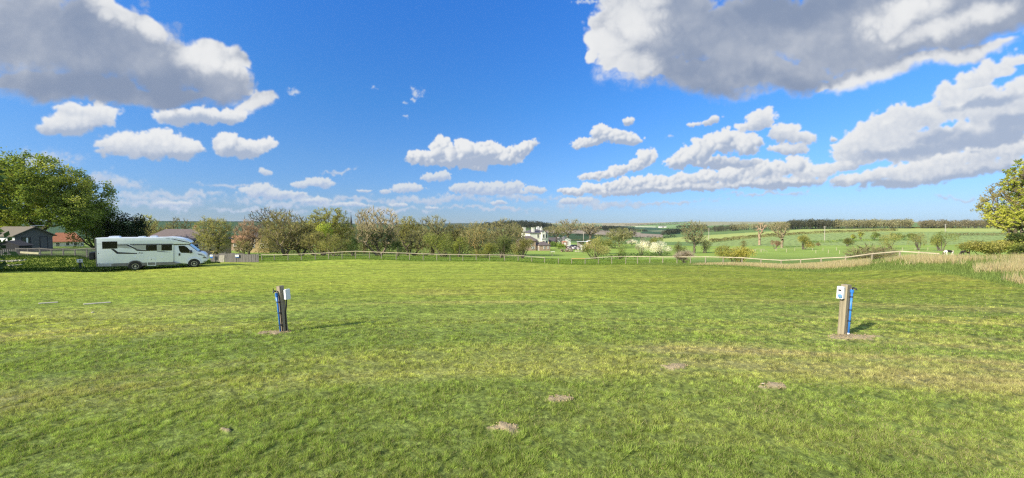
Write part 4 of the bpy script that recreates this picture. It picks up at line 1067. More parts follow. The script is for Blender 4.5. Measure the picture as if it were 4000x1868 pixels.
bush('edge_bush', 3890, 45, 936, 200, 'broad olive bush on the crest right of the black horse', 'bush', n=3800, ls=0.15, lcol=[(0.12, 0.12, 0.03), (0.19, 0.18, 0.05), (0.26, 0.235, 0.08)], seed=92, lumps=11, twig=500, base=1004)
bush('edge_bush', 3985, 44, 905, 130, 'dark green bush at the picture edge below the bright maple', 'bush', n=3000, ls=0.16, lcol=[(0.03, 0.045, 0.015), (0.1, 0.12, 0.03), (0.2, 0.21, 0.045)], seed=93, base=1006)
# --- hedges and woods on the far slopes
hedge('field_hedge', [(2770, gy(2770, 948)), (2900, gy(2900, 934)), (3040, gy(3040, 922)), (3140, gy(3140, 915)), (3300, gy(3300, 909)), (3500, gy(3500, 903))], 2.6, 4, 7000, 0.7, [(0.07, 0.065, 0.03), (0.12, 0.11, 0.045), (0.17, 0.15, 0.07)], 'long brown hedge climbing between the two green crop fields', seed=94)
hedge('field_hedge', [(3550, gy(3550, 892.5)), (3680, gy(3680, 892.5)), (3760, gy(3760, 893))], 2.0, 4, 1200, 0.9, [(0.06, 0.06, 0.03), (0.11, 0.1, 0.045)], 'short dark hedge below the gap in the far wood', seed=95)
hedge('field_hedge', [(3700, gy(3700, 921)), (3830, gy(3830, 921)), (4050, gy(4050, 921))], 2.2, 4, 1600, 0.6, [(0.08, 0.075, 0.035), (0.14, 0.125, 0.06)], 'brown hedge crossing the field behind the horses', seed=96)


def wood(name, spots, label, cols, per=110, ls=1.0, seed=1, trunkcol=None, spire=0.0):
    """a far wood that reads as one mass: every crown a cloud of leaf clumps on a stem"""
    rng = np.random.default_rng(seed)
    sp_ = np.array(spots); n = len(sp_)
    k = np.repeat(np.arange(n), per); m = len(k)
    x, y, h = sp_[k, 0], sp_[k, 1], sp_[k, 2]; z = Z(sp_[:, 0], sp_[:, 1])[k]
    d = rng.normal(size=(m, 3)); d /= np.linalg.norm(d, axis=1, keepdims=True); r = rng.uniform(0, 1, m) ** 0.4
    wdt = h * rng.uniform(0.26, 0.40, n)[k]
    ct = rng.uniform(0.50, 0.62, n)[k]
    p = np.stack([x + d[:, 0] * r * wdt, y + d[:, 1] * r * wdt, z + h * ct + d[:, 2] * r * h * 0.42], -1)
    v, f = cards(rng, p, ls * h / 12 * rng.uniform(0.5, 1.4, m), 0.7)
    base = shades(rng, n, cols)[k] * rng.uniform(0.7, 1.25, (m, 1))
    P0 = np.stack([sp_[:, 0], sp_[:, 1], Z(sp_[:, 0], sp_[:, 1]) - 0.5], -1); P1 = P0 + np.array([0, 0, 1.0]) * sp_[:, 2:3] * 0.7
    tv, tf = prisms(P0, P1, np.full(n, 0.25), np.full(n, 0.1), 4)
    C_ = np.concatenate([np.repeat(base, 4, 0), np.full((len(tv), 3), 0.13)])
    ob = big_mesh(name, np.concatenate([v, tv]), [f, tf + len(v)], m_leaf, None, attrs={'Col': np.c_[C_, np.ones(len(C_))]})
    return tag(ob, label, 'wood', None, 'stuff')


def wood_spots(rng, p0, p1, base, top, n, deep):
    """spots along a wood's edge: base and top are photo rows as functions of the column"""
    o = []
    for _ in range(n):
        px = rng.uniform(p0, p1); y = gy(px, base(px), 150, 2500) + rng.uniform(0, 1) ** 1.5 * deep
        z = gz(float(wx(px, y)), y)
        h = (float(wz(px, top(px) + rng.normal(0, 2.0), y)) - z) * rng.uniform(0.86, 1.04)
        o.append((float(wx(px, y)), y, max(h, 3.0)))
    return o


rg_ = np.random.default_rng(5)
WB = lambda p: np.interp(p, [2740, 2950, 3150, 3400, 3600, 4000], [908, 899, 896, 893.5, 893, 893])
WT = lambda p: np.interp(p, [2740, 2800, 2900, 3000, 3060, 3110, 3300, 3550, 3600, 4000], [893, 882, 873, 871, 866, 857, 856, 855, 858, 857])
GB = [(0.11, 0.10, 0.06), (0.16, 0.15, 0.085), (0.21, 0.195, 0.115)]
wood('wood', wood_spots(rg_, 2860, 3075, WB, WT, 150, 70) + wood_spots(rg_, 3260, 3555, WB, WT, 240, 70), 'far brownish wood in bud along the top of the crop field', GB, seed=2)
wood('wood', wood_spots(rg_, 3070, 3275, WB, WT, 180, 70) + wood_spots(rg_, 2745, 2870, WB, WT, 90, 60), 'darker conifer part of the far wood along the top of the crop field', [(0.035, 0.04, 0.028), (0.06, 0.062, 0.042), (0.09, 0.085, 0.058)], seed=3)
wood('wood', wood_spots(rg_, 3592, 4050, WB, WT, 260, 70), 'far brown wood right of the gap on the skyline', [(0.105, 0.092, 0.06), (0.15, 0.13, 0.085)], seed=4)
RB = lambda p: np.interp(p, [1850, 2000, 2180], [893, 897, 896]); RT = lambda p: np.interp(p, [1840, 1900, 1950, 2030, 2100, 2150, 2185], [882, 869, 861, 860, 863, 871, 886])
DK = [(0.018, 0.024, 0.020), (0.032, 0.038, 0.028), (0.05, 0.052, 0.038)]  # far wood tones lowered to carry cloud shadow in the colour
wood('wood', wood_spots(rg_, 1850, 2185, RB, RT, 300, 330), 'dark wood capping the far ridge behind the white house', DK, per=90, ls=1.2, seed=5)
DB = lambda p: np.interp(p, [2100, 2300, 2530], [898, 903, 907]); DT = lambda p: np.interp(p, [2100, 2200, 2300, 2380, 2440, 2520], [886, 884, 885, 880, 886, 896])
wood('wood', wood_spots(rg_, 2110, 2530, DB, DT, 300, 60), 'dark strip of wood across the middle distance beyond the ploughed field', DK, per=70, ls=1.3, seed=6)
hedge('distant_hedge', [(2590, gy(2590, 921)), (2640, gy(2640, 912)), (2700, gy(2700, 906)), (2760, gy(2760, 903))], 7, 10, 2000, 1.6, DK, 'dark hedge of trees curving up beside the shade-coloured far fields', seed=97)
hedge('distant_hedge', [(2250, gy(2250, 921)), (2400, gy(2400, 931)), (2585, gy(2585, 934)), (2640, gy(2640, 930))], 3, 5, 1600, 0.9, DK, 'dark hedge under the ploughed field', seed=98)
hedge('distant_hedge', [(2160, gy(2160, 943)), (2330, gy(2330, 944))], 1.8, 3, 500, 0.5, [(0.06, 0.055, 0.03), (0.11, 0.1, 0.05)], 'thin brown hedge behind the telegraph pole', seed=99)

for pts, lab, sd_ in (([(2350, 877.5), (2480, 876.5), (2600, 873), (2690, 868)], 'thin dark hedge high on the pale far slope', 101), ([(2440, 881.5), (2560, 880), (2690, 876.5)], 'second thin hedge on the pale far slope, below the highest one', 102), ([(2180, 886), (2340, 889.5), (2480, 893.5)], 'long dark hedge between the two shade-coloured teal fields', 103), ([(2640, 891), (2700, 888.5), (2760, 889)], 'short dark hedge above the curving line of trees', 104)):
    hedge('distant_hedge', [(p_, gy(p_, r_, 300, 5000)) for p_, r_ in pts], 7 if sd_ != 104 else 9, 12, 1500, 2.4, DK, lab, seed=sd_)
# ------------------------------------------------------------------ the motorhome
CX, CY, CA = -32.87, 35.0, R(35)
CROOT = Vector((CX, CY, -0.07 * 33.84 + 0.0))
HALF = 1.15


def side(X, Yc, half=HALF):
    """a point of the near flank given in 1/5.152 photo pixels from (340, 880): (x along the vehicle, height)"""
    px = 340 + X / 5.152; row = 880 + Yc / 5.152
    u = float(ray(px, row)[0] / ray(px, row)[1])
    c, s = math.cos(CA), math.sin(CA)
    x0, y0 = CX + half * s, CY - half * c
    x = (u * y0 - x0) / (c - s * u)
    yy_ = y0 + s * x
    return (x, float(wz(px, row, yy_)) - CROOT.z)


m_white = M('white_gelcoat', (0.76, 0.80, 0.85), (0.71, 0.76, 0.82), 0.28, 2.2, spec=0.5, coat=0.4)
m_grey = M('grey_trim', (0.20, 0.195, 0.185), (0.15, 0.15, 0.145), 0.55, 3)
m_black = M('black_plastic', (0.018, 0.018, 0.022), (0.03, 0.03, 0.034), 0.5, 8)
m_glass = M('dark_glass', (0.008, 0.009, 0.010), (0.014, 0.015, 0.015), 0.08, 1.5, spec=0.3)
m_screen = M('windscreen_glass', (0.02, 0.03, 0.045), (0.03, 0.04, 0.06), 0.03, 1.5, spec=1.0, coat=1.0)
m_stone = M('grey_decal', (0.42, 0.43, 0.39), (0.38, 0.39, 0.36), 0.4, 3)
m_rubber = M('tyre_rubber', (0.022, 0.021, 0.02), (0.035, 0.033, 0.03), 0.85, 12)
m_alloy = M('alloy', (0.62, 0.62, 0.63), (0.5, 0.5, 0.52), 0.3, 6, metal=0.7)
m_lens = M('lamp_lens', (0.35, 0.36, 0.42), (0.12, 0.12, 0.16), 0.1, 10, spec=0.7)

camper = empty('motorhome', CROOT, CA, 'long white motorhome with black swoosh stripes parked at the field edge', 'motorhome')


def flank(name, pts, mat, y0, y1, parent=camper, bevel=0, half=HALF, auto=None):
    return MB().prism([side(X, Y_, half) for X, Y_ in pts], 'y', y0, y1).build(name, mat, parent, bevel=bevel, auto=auto)


flank('body', [(185, 782), (1740, 740), (1742, 383), (1900, 380), (2052, 378), (2094, 352), (2058, 318), (1955, 276), (1800, 244), (1640, 236), (1480, 244), (165, 256), (162, 275)], m_white, -HALF, HALF, bevel=0.05, auto=40)
flank('cab', [(1745, 742), (1870, 766), (2040, 778), (2285, 768), (2390, 742), (2420, 700), (2412, 640), (2392, 596), (2345, 556), (2290, 538), (2222, 528), (2040, 392), (1990, 384), (1745, 386)], m_white, -1.04, 1.04, bevel=0.06, half=1.04, auto=40)
flank('windscreen', [(2046, 392), (2224, 526), (2232, 520), (2054, 386)], m_screen, -0.93, 0.93, half=0.93)
flank('rear_panel', [(152, 268), (190, 272), (204, 828), (182, 834), (150, 300)], m_grey, -HALF - 0.006, HALF + 0.006, bevel=0.015)
flank('skirt', [(186, 786), (510, 774), (840, 765), (1090, 756), (1736, 738), (1875, 766), (1800, 790), (1390, 806), (1090, 815), (860, 820), (200, 838)], m_grey, -HALF - 0.012, HALF + 0.012, bevel=0.01)


def disc(name, X, Y_, r, y0, y1, mat, parent, n=40, r2=None):
    x, z = side(X, Y_)
    a = [2 * math.pi * k / n for k in range(n)]
    if r2 is None: return MB().prism([(x + r * math.cos(t), z + r * math.sin(t)) for t in a], 'y', y0, y1).build(name, mat, parent, bevel=0.01)
    mb = MB(); V = []
    for yv in (y0, y1):
        for rr_ in (r, r2): V += [(x + rr_ * math.cos(t), yv, z + rr_ * math.sin(t)) for t in a]
    F = []
    for k in range(n):
        j = (k + 1) % n
        F += [(k, j, n + j, n + k), (2 * n + k, 3 * n + k, 3 * n + j, 2 * n + j), (k, 2 * n + k, 2 * n + j, j), (n + k, n + j, 3 * n + j, 3 * n + k)]
    return mb.add(V, F).build(name, mat, parent)


for WX, WY in ((972, 805), (2156, 752)):
    x, z = side(WX, WY)
    z = 0.345
    # wheel well, flared arch
    a = [math.pi * k / 20 for k in range(21)]
    MB().prism([(x + 0.45 * math.cos(t), 0.36 + 0.45 * math.sin(t)) for t in a] + [(x - 0.45, 0.22), (x + 0.45, 0.22)], 'y', -HALF - 0.016, HALF + 0.016).build('wheel_well', m_black, camper)
    arch = MB()
    for k in range(20):
        t0, t1 = a[k], a[k + 1]
        arch.prism([(x + 0.45 * math.cos(t0), 0.36 + 0.45 * math.sin(t0)), (x + 0.52 * math.cos(t0), 0.36 + 0.52 * math.sin(t0)), (x + 0.52 * math.cos(t1), 0.36 + 0.52 * math.sin(t1)), (x + 0.45 * math.cos(t1), 0.36 + 0.45 * math.sin(t1))], 'y', -HALF - 0.028, HALF + 0.028)
    arch.build('wheel_arch', m_grey if WX < 1500 else m_white, camper)
    for sgn in (-1, 1):
        yc = sgn * (HALF - 0.10)
        wh = empty('wheel', (x, yc, z)); wh.parent = camper; wh.location = (x, yc, z)
        n = 40; mb = MB(); prof = [(0.21, 0.12), (0.33, 0.13), (0.352, 0.09), (0.352, -0.09), (0.33, -0.13), (0.21, -0.12)]
        V = [(r_ * math.cos(2 * math.pi * k / n), sgn * w_, r_ * math.sin(2 * math.pi * k / n)) for k in range(n) for r_, w_ in prof]
        F = [(k * 6 + j, ((k + 1) % n) * 6 + j, ((k + 1) % n) * 6 + (j + 1) % 6, k * 6 + (j + 1) % 6) for k in range(n) for j in range(6)]
        mb.add(V, F).build('tyre', m_rubber, wh, smooth=False, auto=40)
        rim = MB(); yo = sgn * 0.10
        rim.prism([(0.075 * math.cos(2 * math.pi * k / 16), 0.075 * math.sin(2 * math.pi * k / 16)) for k in range(16)], 'y', yo, yo + sgn * 0.02)
        for k in range(6):
            t = 2 * math.pi * k / 6 + 0.3
            d = Vector((math.cos(t), 0, math.sin(t))); q = Vector((-math.sin(t), 0, math.cos(t)))
            for sg in (-1, 1):
                rim.bar(d * 0.06 + q * sg * 0.012 + Vector((0, yo, 0)), d * 0.21 + q * sg * 0.05 + Vector((0, yo, 0)), 0.028, 0.028, (0, 1, 0))
        for k in range(32):
            t0, t1 = 2 * math.pi * k / 32, 2 * math.pi * (k + 1) / 32
            rim.prism([(0.20 * math.cos(t0), 0.20 * math.sin(t0)), (0.225 * math.cos(t0), 0.225 * math.sin(t0)), (0.225 * math.cos(t1), 0.225 * math.sin(t1)), (0.20 * math.cos(t1), 0.20 * math.sin(t1))], 'y', yo - sgn * 0.02, yo + sgn * 0.025)
        rim.build('rim', m_alloy, wh)
        MB().prism([(0.205 * math.cos(2 * math.pi * k / 24), 0.205 * math.sin(2 * math.pi * k / 24)) for k in range(24)], 'y', -sgn * 0.1, sgn * 0.07).build('hub', m_black, wh)

YN = -HALF                                    # near flank


def window(pts, out=0.02, half=HALF, y=None):
    y = YN if y is None else y
    return flank('window', pts, m_glass, y - out, y + 0.05, bevel=0.012, half=half)


window([(301, 330), (608, 325), (612, 470), (306, 477)])
window([(1186, 402), (1405, 398), (1406, 514), (1186, 518)])
window([(1497, 397), (1711, 395), (1711, 509), (1497, 513)])
window([(1838, 413), (1955, 412), (2010, 440), (2068, 500), (2078, 560), (1895, 557), (1860, 520), (1846, 470)], 0.008, 1.04, -1.04)
# far flank windows
for x0, x1, z0, z1 in ((-2.6, -1.7, 1.55, 2.1), (-0.4, 0.5, 1.5, 2.0)):
    MB().box(x0, x1, HALF - 0.05, HALF + 0.02, z0, z1).build('window', m_glass, camper, bevel=0.012)


def decal(pts, mat, out=0.004): return flank('stripe' if mat is m_black else 'side_panel', pts, mat, YN - out, YN + 0.02)


decal([(613, 388), (820, 386), (1008, 480), (955, 482), (795, 407), (613, 408)], m_black, 0.006)
decal([(850, 384), (1738, 377), (1738, 394), (880, 404)], m_black, 0.006)
decal([(950, 483), (1000, 485), (1182, 500), (1182, 522), (1000, 516)], m_black, 0.006)
decal([(1410, 520), (1560, 530), (1695, 546), (1560, 542), (1410, 530)], m_black, 0.006)
decal([(478, 478), (540, 478), (626, 541), (1010, 562), (1008, 578), (602, 577)], m_black, 0.006)
decal([(615, 409), (795, 409), (905, 472), (618, 450)], m_stone)
decal([(892, 404), (1184, 400), (1184, 492), (1002, 482)], m_stone)
decal([(1409, 400), (1494, 398), (1494, 513), (1409, 515)], m_stone)
decal([(195, 376), (1738, 366), (1738, 370), (195, 380)], m_grey, 0.003)
decal([(1690, 276), (1720, 272), (2062, 344), (2050, 352), (1900, 326)], m_black, 0.006)
decal([(1590, 268), (1672, 272), (1672, 280), (1590, 273)], m_black, 0.006)
flank('roof_band', [(1740, 372), (2050, 374), (2030, 390), (1740, 398)], m_black, -1.09, 1.09, half=1.09)
# doors, lockers, vents
def outline(name, x0, y0, x1, y1, t=5, mat=None, out=0.008):
    mb = MB()
    for q in ([(x0, y0), (x1, y0), (x1, y0 + t), (x0, y0 + t)], [(x0, y1 - t), (x1, y1 - t), (x1, y1), (x0, y1)], [(x0, y0 + t), (x0 + t, y0 + t), (x0 + t, y1 - t), (x0, y1 - t)], [(x1 - t, y0 + t), (x1, y0 + t), (x1, y1 - t), (x1 - t, y1 - t)]):
        mb.prism([side(*p) for p in q], 'y', YN - out, YN + 0.01)
    return mb.build(name, mat or m_white, camper)


outline('locker_door', 1214, 664, 1388, 814, 11, out=0.018)
outline('service_hatch', 1048, 602, 1138, 692, 9, out=0.012)
outline('rear_locker', 218, 524, 520, 772, 4, out=0.004)
outline('lower_vent', 228, 782, 486, 822, 8, out=0.02)
for X, Y_ in ((967, 645), (1510, 650)): disc('filler_cap', X, Y_, 0.075, YN - 0.03, YN + 0.01, m_white, camper, 20)
for X, Y_ in ((233, 570), (243, 768), (1297, 692)): disc('latch', X, Y_, 0.03, YN - 0.02, YN + 0.01, m_black, camper, 12)
flank('door_seam', [(1740, 400), (1748, 400), (1752, 735), (1744, 735)], m_grey, -1.05, -1.0, half=1.05)
flank('door_handle', [(1842, 566), (1876, 566), (1878, 612), (1844, 614)], m_black, -1.06, -1.0, half=1.05)
flank('headlight', [(2222, 570), (2290, 578), (2372, 612), (2360, 626), (2290, 606), (2248, 600)], m_lens, -1.05, -0.7, half=1.05)
flank('grille', [(2352, 628), (2396, 640), (2410, 668), (2330, 664), (2325, 655)], m_grey, -1.047, 1.047, half=1.05)
flank('fog_lamp', [(2345, 720), (2405, 716), (2404, 730), (2345, 734)], m_black, -1.05, -0.8, half=1.05)
flank('bonnet_scuttle', [(2205, 520), (2275, 530), (2290, 542), (2225, 536)], m_black, -0.9, 0.9, half=0.95)
mx_, mz_ = side(2105, 530, 1.04)
mir = MB().box(mx_ - 0.10, mx_ + 0.04, -1.32, -1.10, mz_ - 0.15, mz_ + 0.15).build('mirror', m_black, camper, bevel=0.04)
MB().box(mx_ - 0.115, mx_ - 0.10, -1.29, -1.13, mz_ - 0.11, mz_ + 0.05).build('mirror_glass', m_alloy, mir)
MB().bar((mx_, -1.12, mz_ - 0.05), (mx_ + 0.05, -1.0, mz_ - 0.08), 0.05).build('mirror_arm', m_black, mir)
# roof fittings
def roof(name, X0, X1, h, mat=m_white):
    a, b = side(X0, 250)[0], side(X1, 250)[0]; z = side(X0, 250)[1]
    return MB().prism([(a, z - 0.05), (b, z - 0.05), (b - 0.05, z + h * 0.8), (b - 0.2, z + h), (a + 0.2, z + h), (a + 0.05, z + h * 0.8)], 'y', -0.35, 0.35).build(name, mat, camper, bevel=0.02)


roof('roof_hatch', 365, 602, 0.11); roof('roof_hatch', 975, 1120, 0.10)
tv = roof('aerial_dome', 1222, 1372, 0.15)
# covered rack on the tail
xr = side(150, 600)[0]
MB().box(xr - 0.42, xr - 0.10, -0.9, 0.9, side(150, 700)[1], side(150, 545)[1]).build('rear_rack', m_black, camper, bevel=0.08)
# name script on the flank
tc = bpy.data.curves.new('name_script', 'FONT'); tc.body = 'Kea'; tc.size = 0.2; tc.extrude = 0.002; tc.shear = 0.5
to = bpy.data.objects.new('tmp', tc); COL.objects.link(to)
bpy.context.view_layer.update()
me = bpy.data.meshes.new_from_object(to.evaluated_get(bpy.context.evaluated_depsgraph_get()))
bpy.data.objects.remove(to)
me.materials.clear(); me.materials.append(m_black)
tx, tz = side(1030, 572); k0, k1 = side(1128, 545)
wdt = max(v.co.x for v in me.vertices)
for v in me.vertices: v.co = Vector((tx + v.co.x / wdt * (k0 - tx), YN - 0.006 - v.co.z, tz + v.co.y * 0.85))
link(bpy.data.objects.new('name_script', me), camper)
# ------------------------------------------------------------------ houses
m_pane = M('window_pane', (0.02, 0.024, 0.03), (0.035, 0.04, 0.045), 0.08, 2, spec=0.6)
m_frame = M('white_frame', (0.78, 0.77, 0.74), (0.72, 0.71, 0.68), 0.5, 4)
m_slate = M('slate', (0.07, 0.064, 0.07), (0.105, 0.095, 0.10), 0.7, 3, stretch=(1, 1, 6), bump=0.4, bscale=9)
m_purple = M('purple_tile', (0.145, 0.115, 0.11), (0.10, 0.08, 0.08), 0.8, 2.5, stretch=(1, 1, 5), bump=0.5, bscale=8)
m_orange = M('clay_tile', (0.44, 0.17, 0.085), (0.34, 0.13, 0.07), 0.85, 2.5, stretch=(1, 1, 5), bump=0.5, bscale=8)
m_render = M('cream_render', (0.72, 0.70, 0.62), (0.64, 0.62, 0.55), 0.85, 1.5)
m_brick = M('pinkish_brick', (0.40, 0.29, 0.215), (0.33, 0.235, 0.175), 0.9, 4, stretch=(1, 1, 3))
m_sand = M('sandstone', (0.48, 0.36, 0.19), (0.36, 0.27, 0.15), 0.9, 3.5)
m_pot = M('chimney_pot', (0.45, 0.17, 0.10), (0.38, 0.14, 0.09), 0.8)


class House:
    """one building: an origin on the ground, metres along its front (x), back from it (y) and up (z)"""
    def __init__(s, name, px, y, base, rz, label, cat='house', group=None):
        o = at(px, y); o.z = float(wz(px, base, y)); s.root = empty(name, o, R(rz), label, cat, group)

    def wall(s, x0, x1, y0, y1, h, mat, name='wall', z0=-2.0):
        return MB().box(x0, x1, y0, y1, z0, h).build(name, mat, s.root)

    def hip(s, x0, x1, y0, y1, z, rise, mat, over=0.25, hipl=None, hipr=None, name='roof'):
        """hipped roof; hipl/hipr = how far the ridge ends are set in (0 gives a gable)"""
        x0 -= over; x1 += over; y0 -= over; y1 += over; ym = (y0 + y1) / 2
        hl = (y1 - y0) / 2 if hipl is None else hipl; hr = (y1 - y0) / 2 if hipr is None else hipr
        hl = min(hl, (x1 - x0) / 2 - 0.05); hr = min(hr, (x1 - x0) / 2 - 0.05)
        v = [(x0, y0, z), (x1, y0, z), (x1, y1, z), (x0, y1, z), (x0 + hl, ym, z + rise), (x1 - hr, ym, z + rise)]
        mb = MB().add(v, [(0, 1, 5, 4), (1, 2, 5), (2, 3, 4, 5), (3, 0, 4), (3, 2, 1, 0)])
        mb.box(x0 + 0.02, x1 - 0.02, y0 + 0.02, y1 - 0.02, z - 0.14, z - 0.003)
        return mb.build(name, mat, s.root)

    def gable_y(s, x0, x1, y0, y1, z, rise, mat, over=0.2, name='roof', th=0.12):
        """ridge runs back (along y); the gable shows to the front"""
        xm = (x0 + x1) / 2; x0 -= over; x1 += over; y0 -= over; y1 += over
        return MB().prism([(x0, z), (xm, z + rise), (x1, z), (x1, z + th), (xm, z + rise + th), (x0, z + th)], 'y', y0, y1).build(name, mat, s.root)

    def gable_wall(s, x0, x1, y0, y1, h, rise, mat, name='wall', z0=-2.0):
        return MB().prism([(x0, z0), (x1, z0), (x1, h), ((x0 + x1) / 2, h + rise), (x0, h)], 'y', y0, y1).build(name, mat, s.root)

    def win(s, x, z, w_, h, y=0.0, face='front', name='window', bars=True):
        """window: a frame, its pane, a sill"""
        t = 0.09
        def P(a0, a1, d0, d1, z0, z1, mb):
            if face == 'front': mb.box(a0, a1, y + d0, y + d1, z0, z1)
            elif face == 'left': mb.box(y + d0, y + d1, a0, a1, z0, z1)
            else: mb.box(y - d1, y - d0, a0, a1, z0, z1)
        mb = MB()
        P(x - w_ / 2 - t, x - w_ / 2, -0.07, 0.05, z, z + h, mb); P(x + w_ / 2, x + w_ / 2 + t, -0.07, 0.05, z, z + h, mb)
        P(x - w_ / 2 - t, x + w_ / 2 + t, -0.07, 0.05, z + h, z + h + t, mb); P(x - w_ / 2 - t * 1.5, x + w_ / 2 + t * 1.5, -0.13, 0.05, z - t, z, mb)
        if bars: P(x - w_ / 2, x + w_ / 2, -0.045, 0.0, z + h / 2 - 0.03, z + h / 2 + 0.03, mb)
        f = mb.build(name, m_frame, s.root)
        mb = MB(); P(x - w_ / 2, x + w_ / 2, -0.02, 0.04, z, z + h, mb); mb.build('pane', m_pane, f)
        return f

    def chimney(s, x, y, z0, z1, w_, d, mat, pots=2, cap=None, potm=None):
        c = MB().box(x - w_ / 2, x + w_ / 2, y - d / 2, y + d / 2, z0, z1).box(x - w_ / 2 - 0.08, x + w_ / 2 + 0.08, y - d / 2 - 0.08, y + d / 2 + 0.08, z1, z1 + 0.16).build('chimney', mat, s.root)
        for k in range(pots):
            px_ = x + (k - (pots - 1) / 2) * w_ / max(pots, 1)
            MB().tube([(px_, y, z1 + 0.16), (px_, y, z1 + 0.5), (px_, y, z1 + 0.75)], [0.16, 0.13, 0.15], 10).build('pot', potm or m_pot, c)
        return c


# --- white Georgian house
y = 165.0; k = y / F_PX
h = House('white_house', 2070, y, 968, 17.5, 'white rendered house with hipped slate roof and tall chimneys beyond the paddock')
Hh = (968 - 911) * k                                    # eaves height
h.wall(0, 8.8, 0, 12, Hh, m_render)
h.hip(0, 8.8, 0, 12, Hh, 1.75, m_slate, 0.3, 3.6, 3.6)
h.gable_wall(5.3, 7.2, -0.9, 1.5, Hh + 0.35, 0.75, m_render, 'bay')
h.gable_y(5.3, 7.2, -0.9, 3.2, Hh + 0.35, 0.75, m_slate, 0.12, 'bay_roof')
MB().tube([(6.25, -0.93, Hh + 0.45), (6.25, -0.88, Hh + 0.45)], 0.2, 12).build('round_window', m_pane, h.root)
for x, z in ((3.9, Hh - 2.1), (6.25, Hh - 2.1), (8.05, Hh - 2.1), (3.9, Hh - 5.2), (8.05, Hh - 5.2)):
    h.win(x, z, 0.75 if x != 6.25 else 0.8, 1.55, 0.0 if x != 6.25 else -0.9)
h.win(6.25, Hh - 5.4, 0.8, 1.9, -0.9)
for yy_ in (2.6, 6.0, 9.3): h.win(yy_, Hh - 1.9, 0.8, 1.2, 0.0, 'left')
MB().box(5.2, 7.3, -1.02, -0.9, Hh - 2.75, Hh - 2.6).build('band', m_slate, h.root)
m_cream = m_render
h.chimney(2.0, 1.4, Hh - 0.3, Hh + 2.35, 1.15, 0.8, m_render, 0)
h.chimney(0.6, 9.5, Hh - 0.3, Hh + 2.4, 1.2, 0.9, m_render, 0)
h.chimney(6.2, 6.0, Hh + 0.9, Hh + 2.3, 1.5, 0.8, m_frame, 2, potm=m_frame)
h.chimney(8.9, 8.5, Hh + 0.2, Hh + 2.2, 0.8, 0.7, m_render, 1, potm=m_frame)
# --- brick house in front of it
y = 140.0; k = y / F_PX
h = House('brick_house', 2093, y, 976, 15, 'brick house with purple hipped roofs and a low annexe in front of the white house')
Hh = (976 - 941) * k
h.wall(-6.0, 0, 0, 7, Hh, m_brick)
h.hip(-6.0, 0, 0, 7, Hh, 1.75, m_purple, 0.25, 3.0, 2.6)
h.wall(0, 1.9, 3.5, 9, Hh + 0.1, m_brick); h.hip(-3.2, 1.9, 3.4, 9, Hh + 0.1, 1.6, m_purple, 0.25, 2.0, 2.4)
h.wall(1.0, 5.4, -1.2, 2.8, 1.75, m_brick, 'annexe'); h.hip(1.0, 5.4, -1.2, 2.8, 1.75, 1.35, m_purple, 0.22, 1.5, 2.0, 'annexe_roof')
h.wall(0, 1.0, 0.6, 2.8, 1.7, m_brick, 'link'); h.hip(-0.2, 1.6, 0.6, 2.8, 1.7, 0.9, m_slate, 0.1, 0, 0, 'link_roof')
h.win(-1.9, Hh - 1.45, 0.5, 0.8); h.win(-1.55, 0.35, 0.45, 0.85); h.win(-0.85, 0.35, 0.45, 0.85); h.win(-4.4, Hh - 1.45, 0.5, 0.8)
h.win(2.95, 0.45, 0.42, 0.8, -1.2); h.win(4.45, 0.45, 0.42, 0.8, -1.2); h.win(0.5, Hh - 0.7, 0.5, 0.4, 3.5)
dr = MB().box(0.93, 1.0, -0.7, 0.3, -0.3, 1.35).build('door', m_frame, h.root)
MB().box(0.90, 0.929, -0.55, -0.05, -0.3, 1.25).build('door_panel', m_pane, dr)
# --- farm sheds
y = 176.0; k = y / F_PX
h = House('gabled_shed', 2201, y, 949, 4, 'larger pale grey gabled shed, right one of the pair under the big bare tree', 'shed', 'grey farm sheds')
m_tin = M('pale_tin', (0.60, 0.61, 0.56), (0.52, 0.53, 0.49), 0.7, 3, stretch=(8, 1, 0.2)); m_tin2 = M('weathered_tin', (0.36, 0.32, 0.29), (0.27, 0.25, 0.23), 0.7, 2)
h.gable_wall(0, 3.6, 0, 8, 1.35, 1.4, m_tin); h.gable_y(0, 3.6, 0, 8, 1.35, 1.4, m_tin2)
MB().box(0.9, 2.3, -0.05, -0.003, -1, 0.7).build('door', m_tin2, h.root)
h = House('gabled_shed', 2182, y + 3, 949, 4, 'smaller pale grey gabled shed, left one of the pair under the big bare tree', 'shed', 'grey farm sheds')
h.gable_wall(0, 2.1, 0, 8, 1.4, 1.05, m_tin); h.gable_y(0, 2.1, 0, 8, 1.4, 1.05, m_tin2)
MB().box(0.6, 1.4, -0.05, -0.003, -1, 0.8).build('door', m_tin2, h.root)
h = House('slate_barn', 2147, y + 6, 952, 4, 'low stone barn with dark slate roof between the white house and the grey sheds', 'barn')
h.wall(0, 4.1, 0, 5, 1.1, m_sand); h.hip(0, 4.1, 0, 5, 1.1, 1.9, m_slate, 0.2, 0, 0); h.win(2.0, 0.2, 0.5, 0.6)
h = House('brick_shed', 2199, 150, 958, 8, 'small pinkish brick shed at the edge of the scrap yard', 'shed')
h.wall(0, 1.7, 0, 1.8, 1.35, m_brick, z0=-1); h.hip(0, 1.7, 0, 1.8, 1.35, 0.35, m_orange, 0.1)
MB().box(0.6, 1.2, -0.04, -0.003, -0.5, 1.0).build('door', m_frame, h.root)
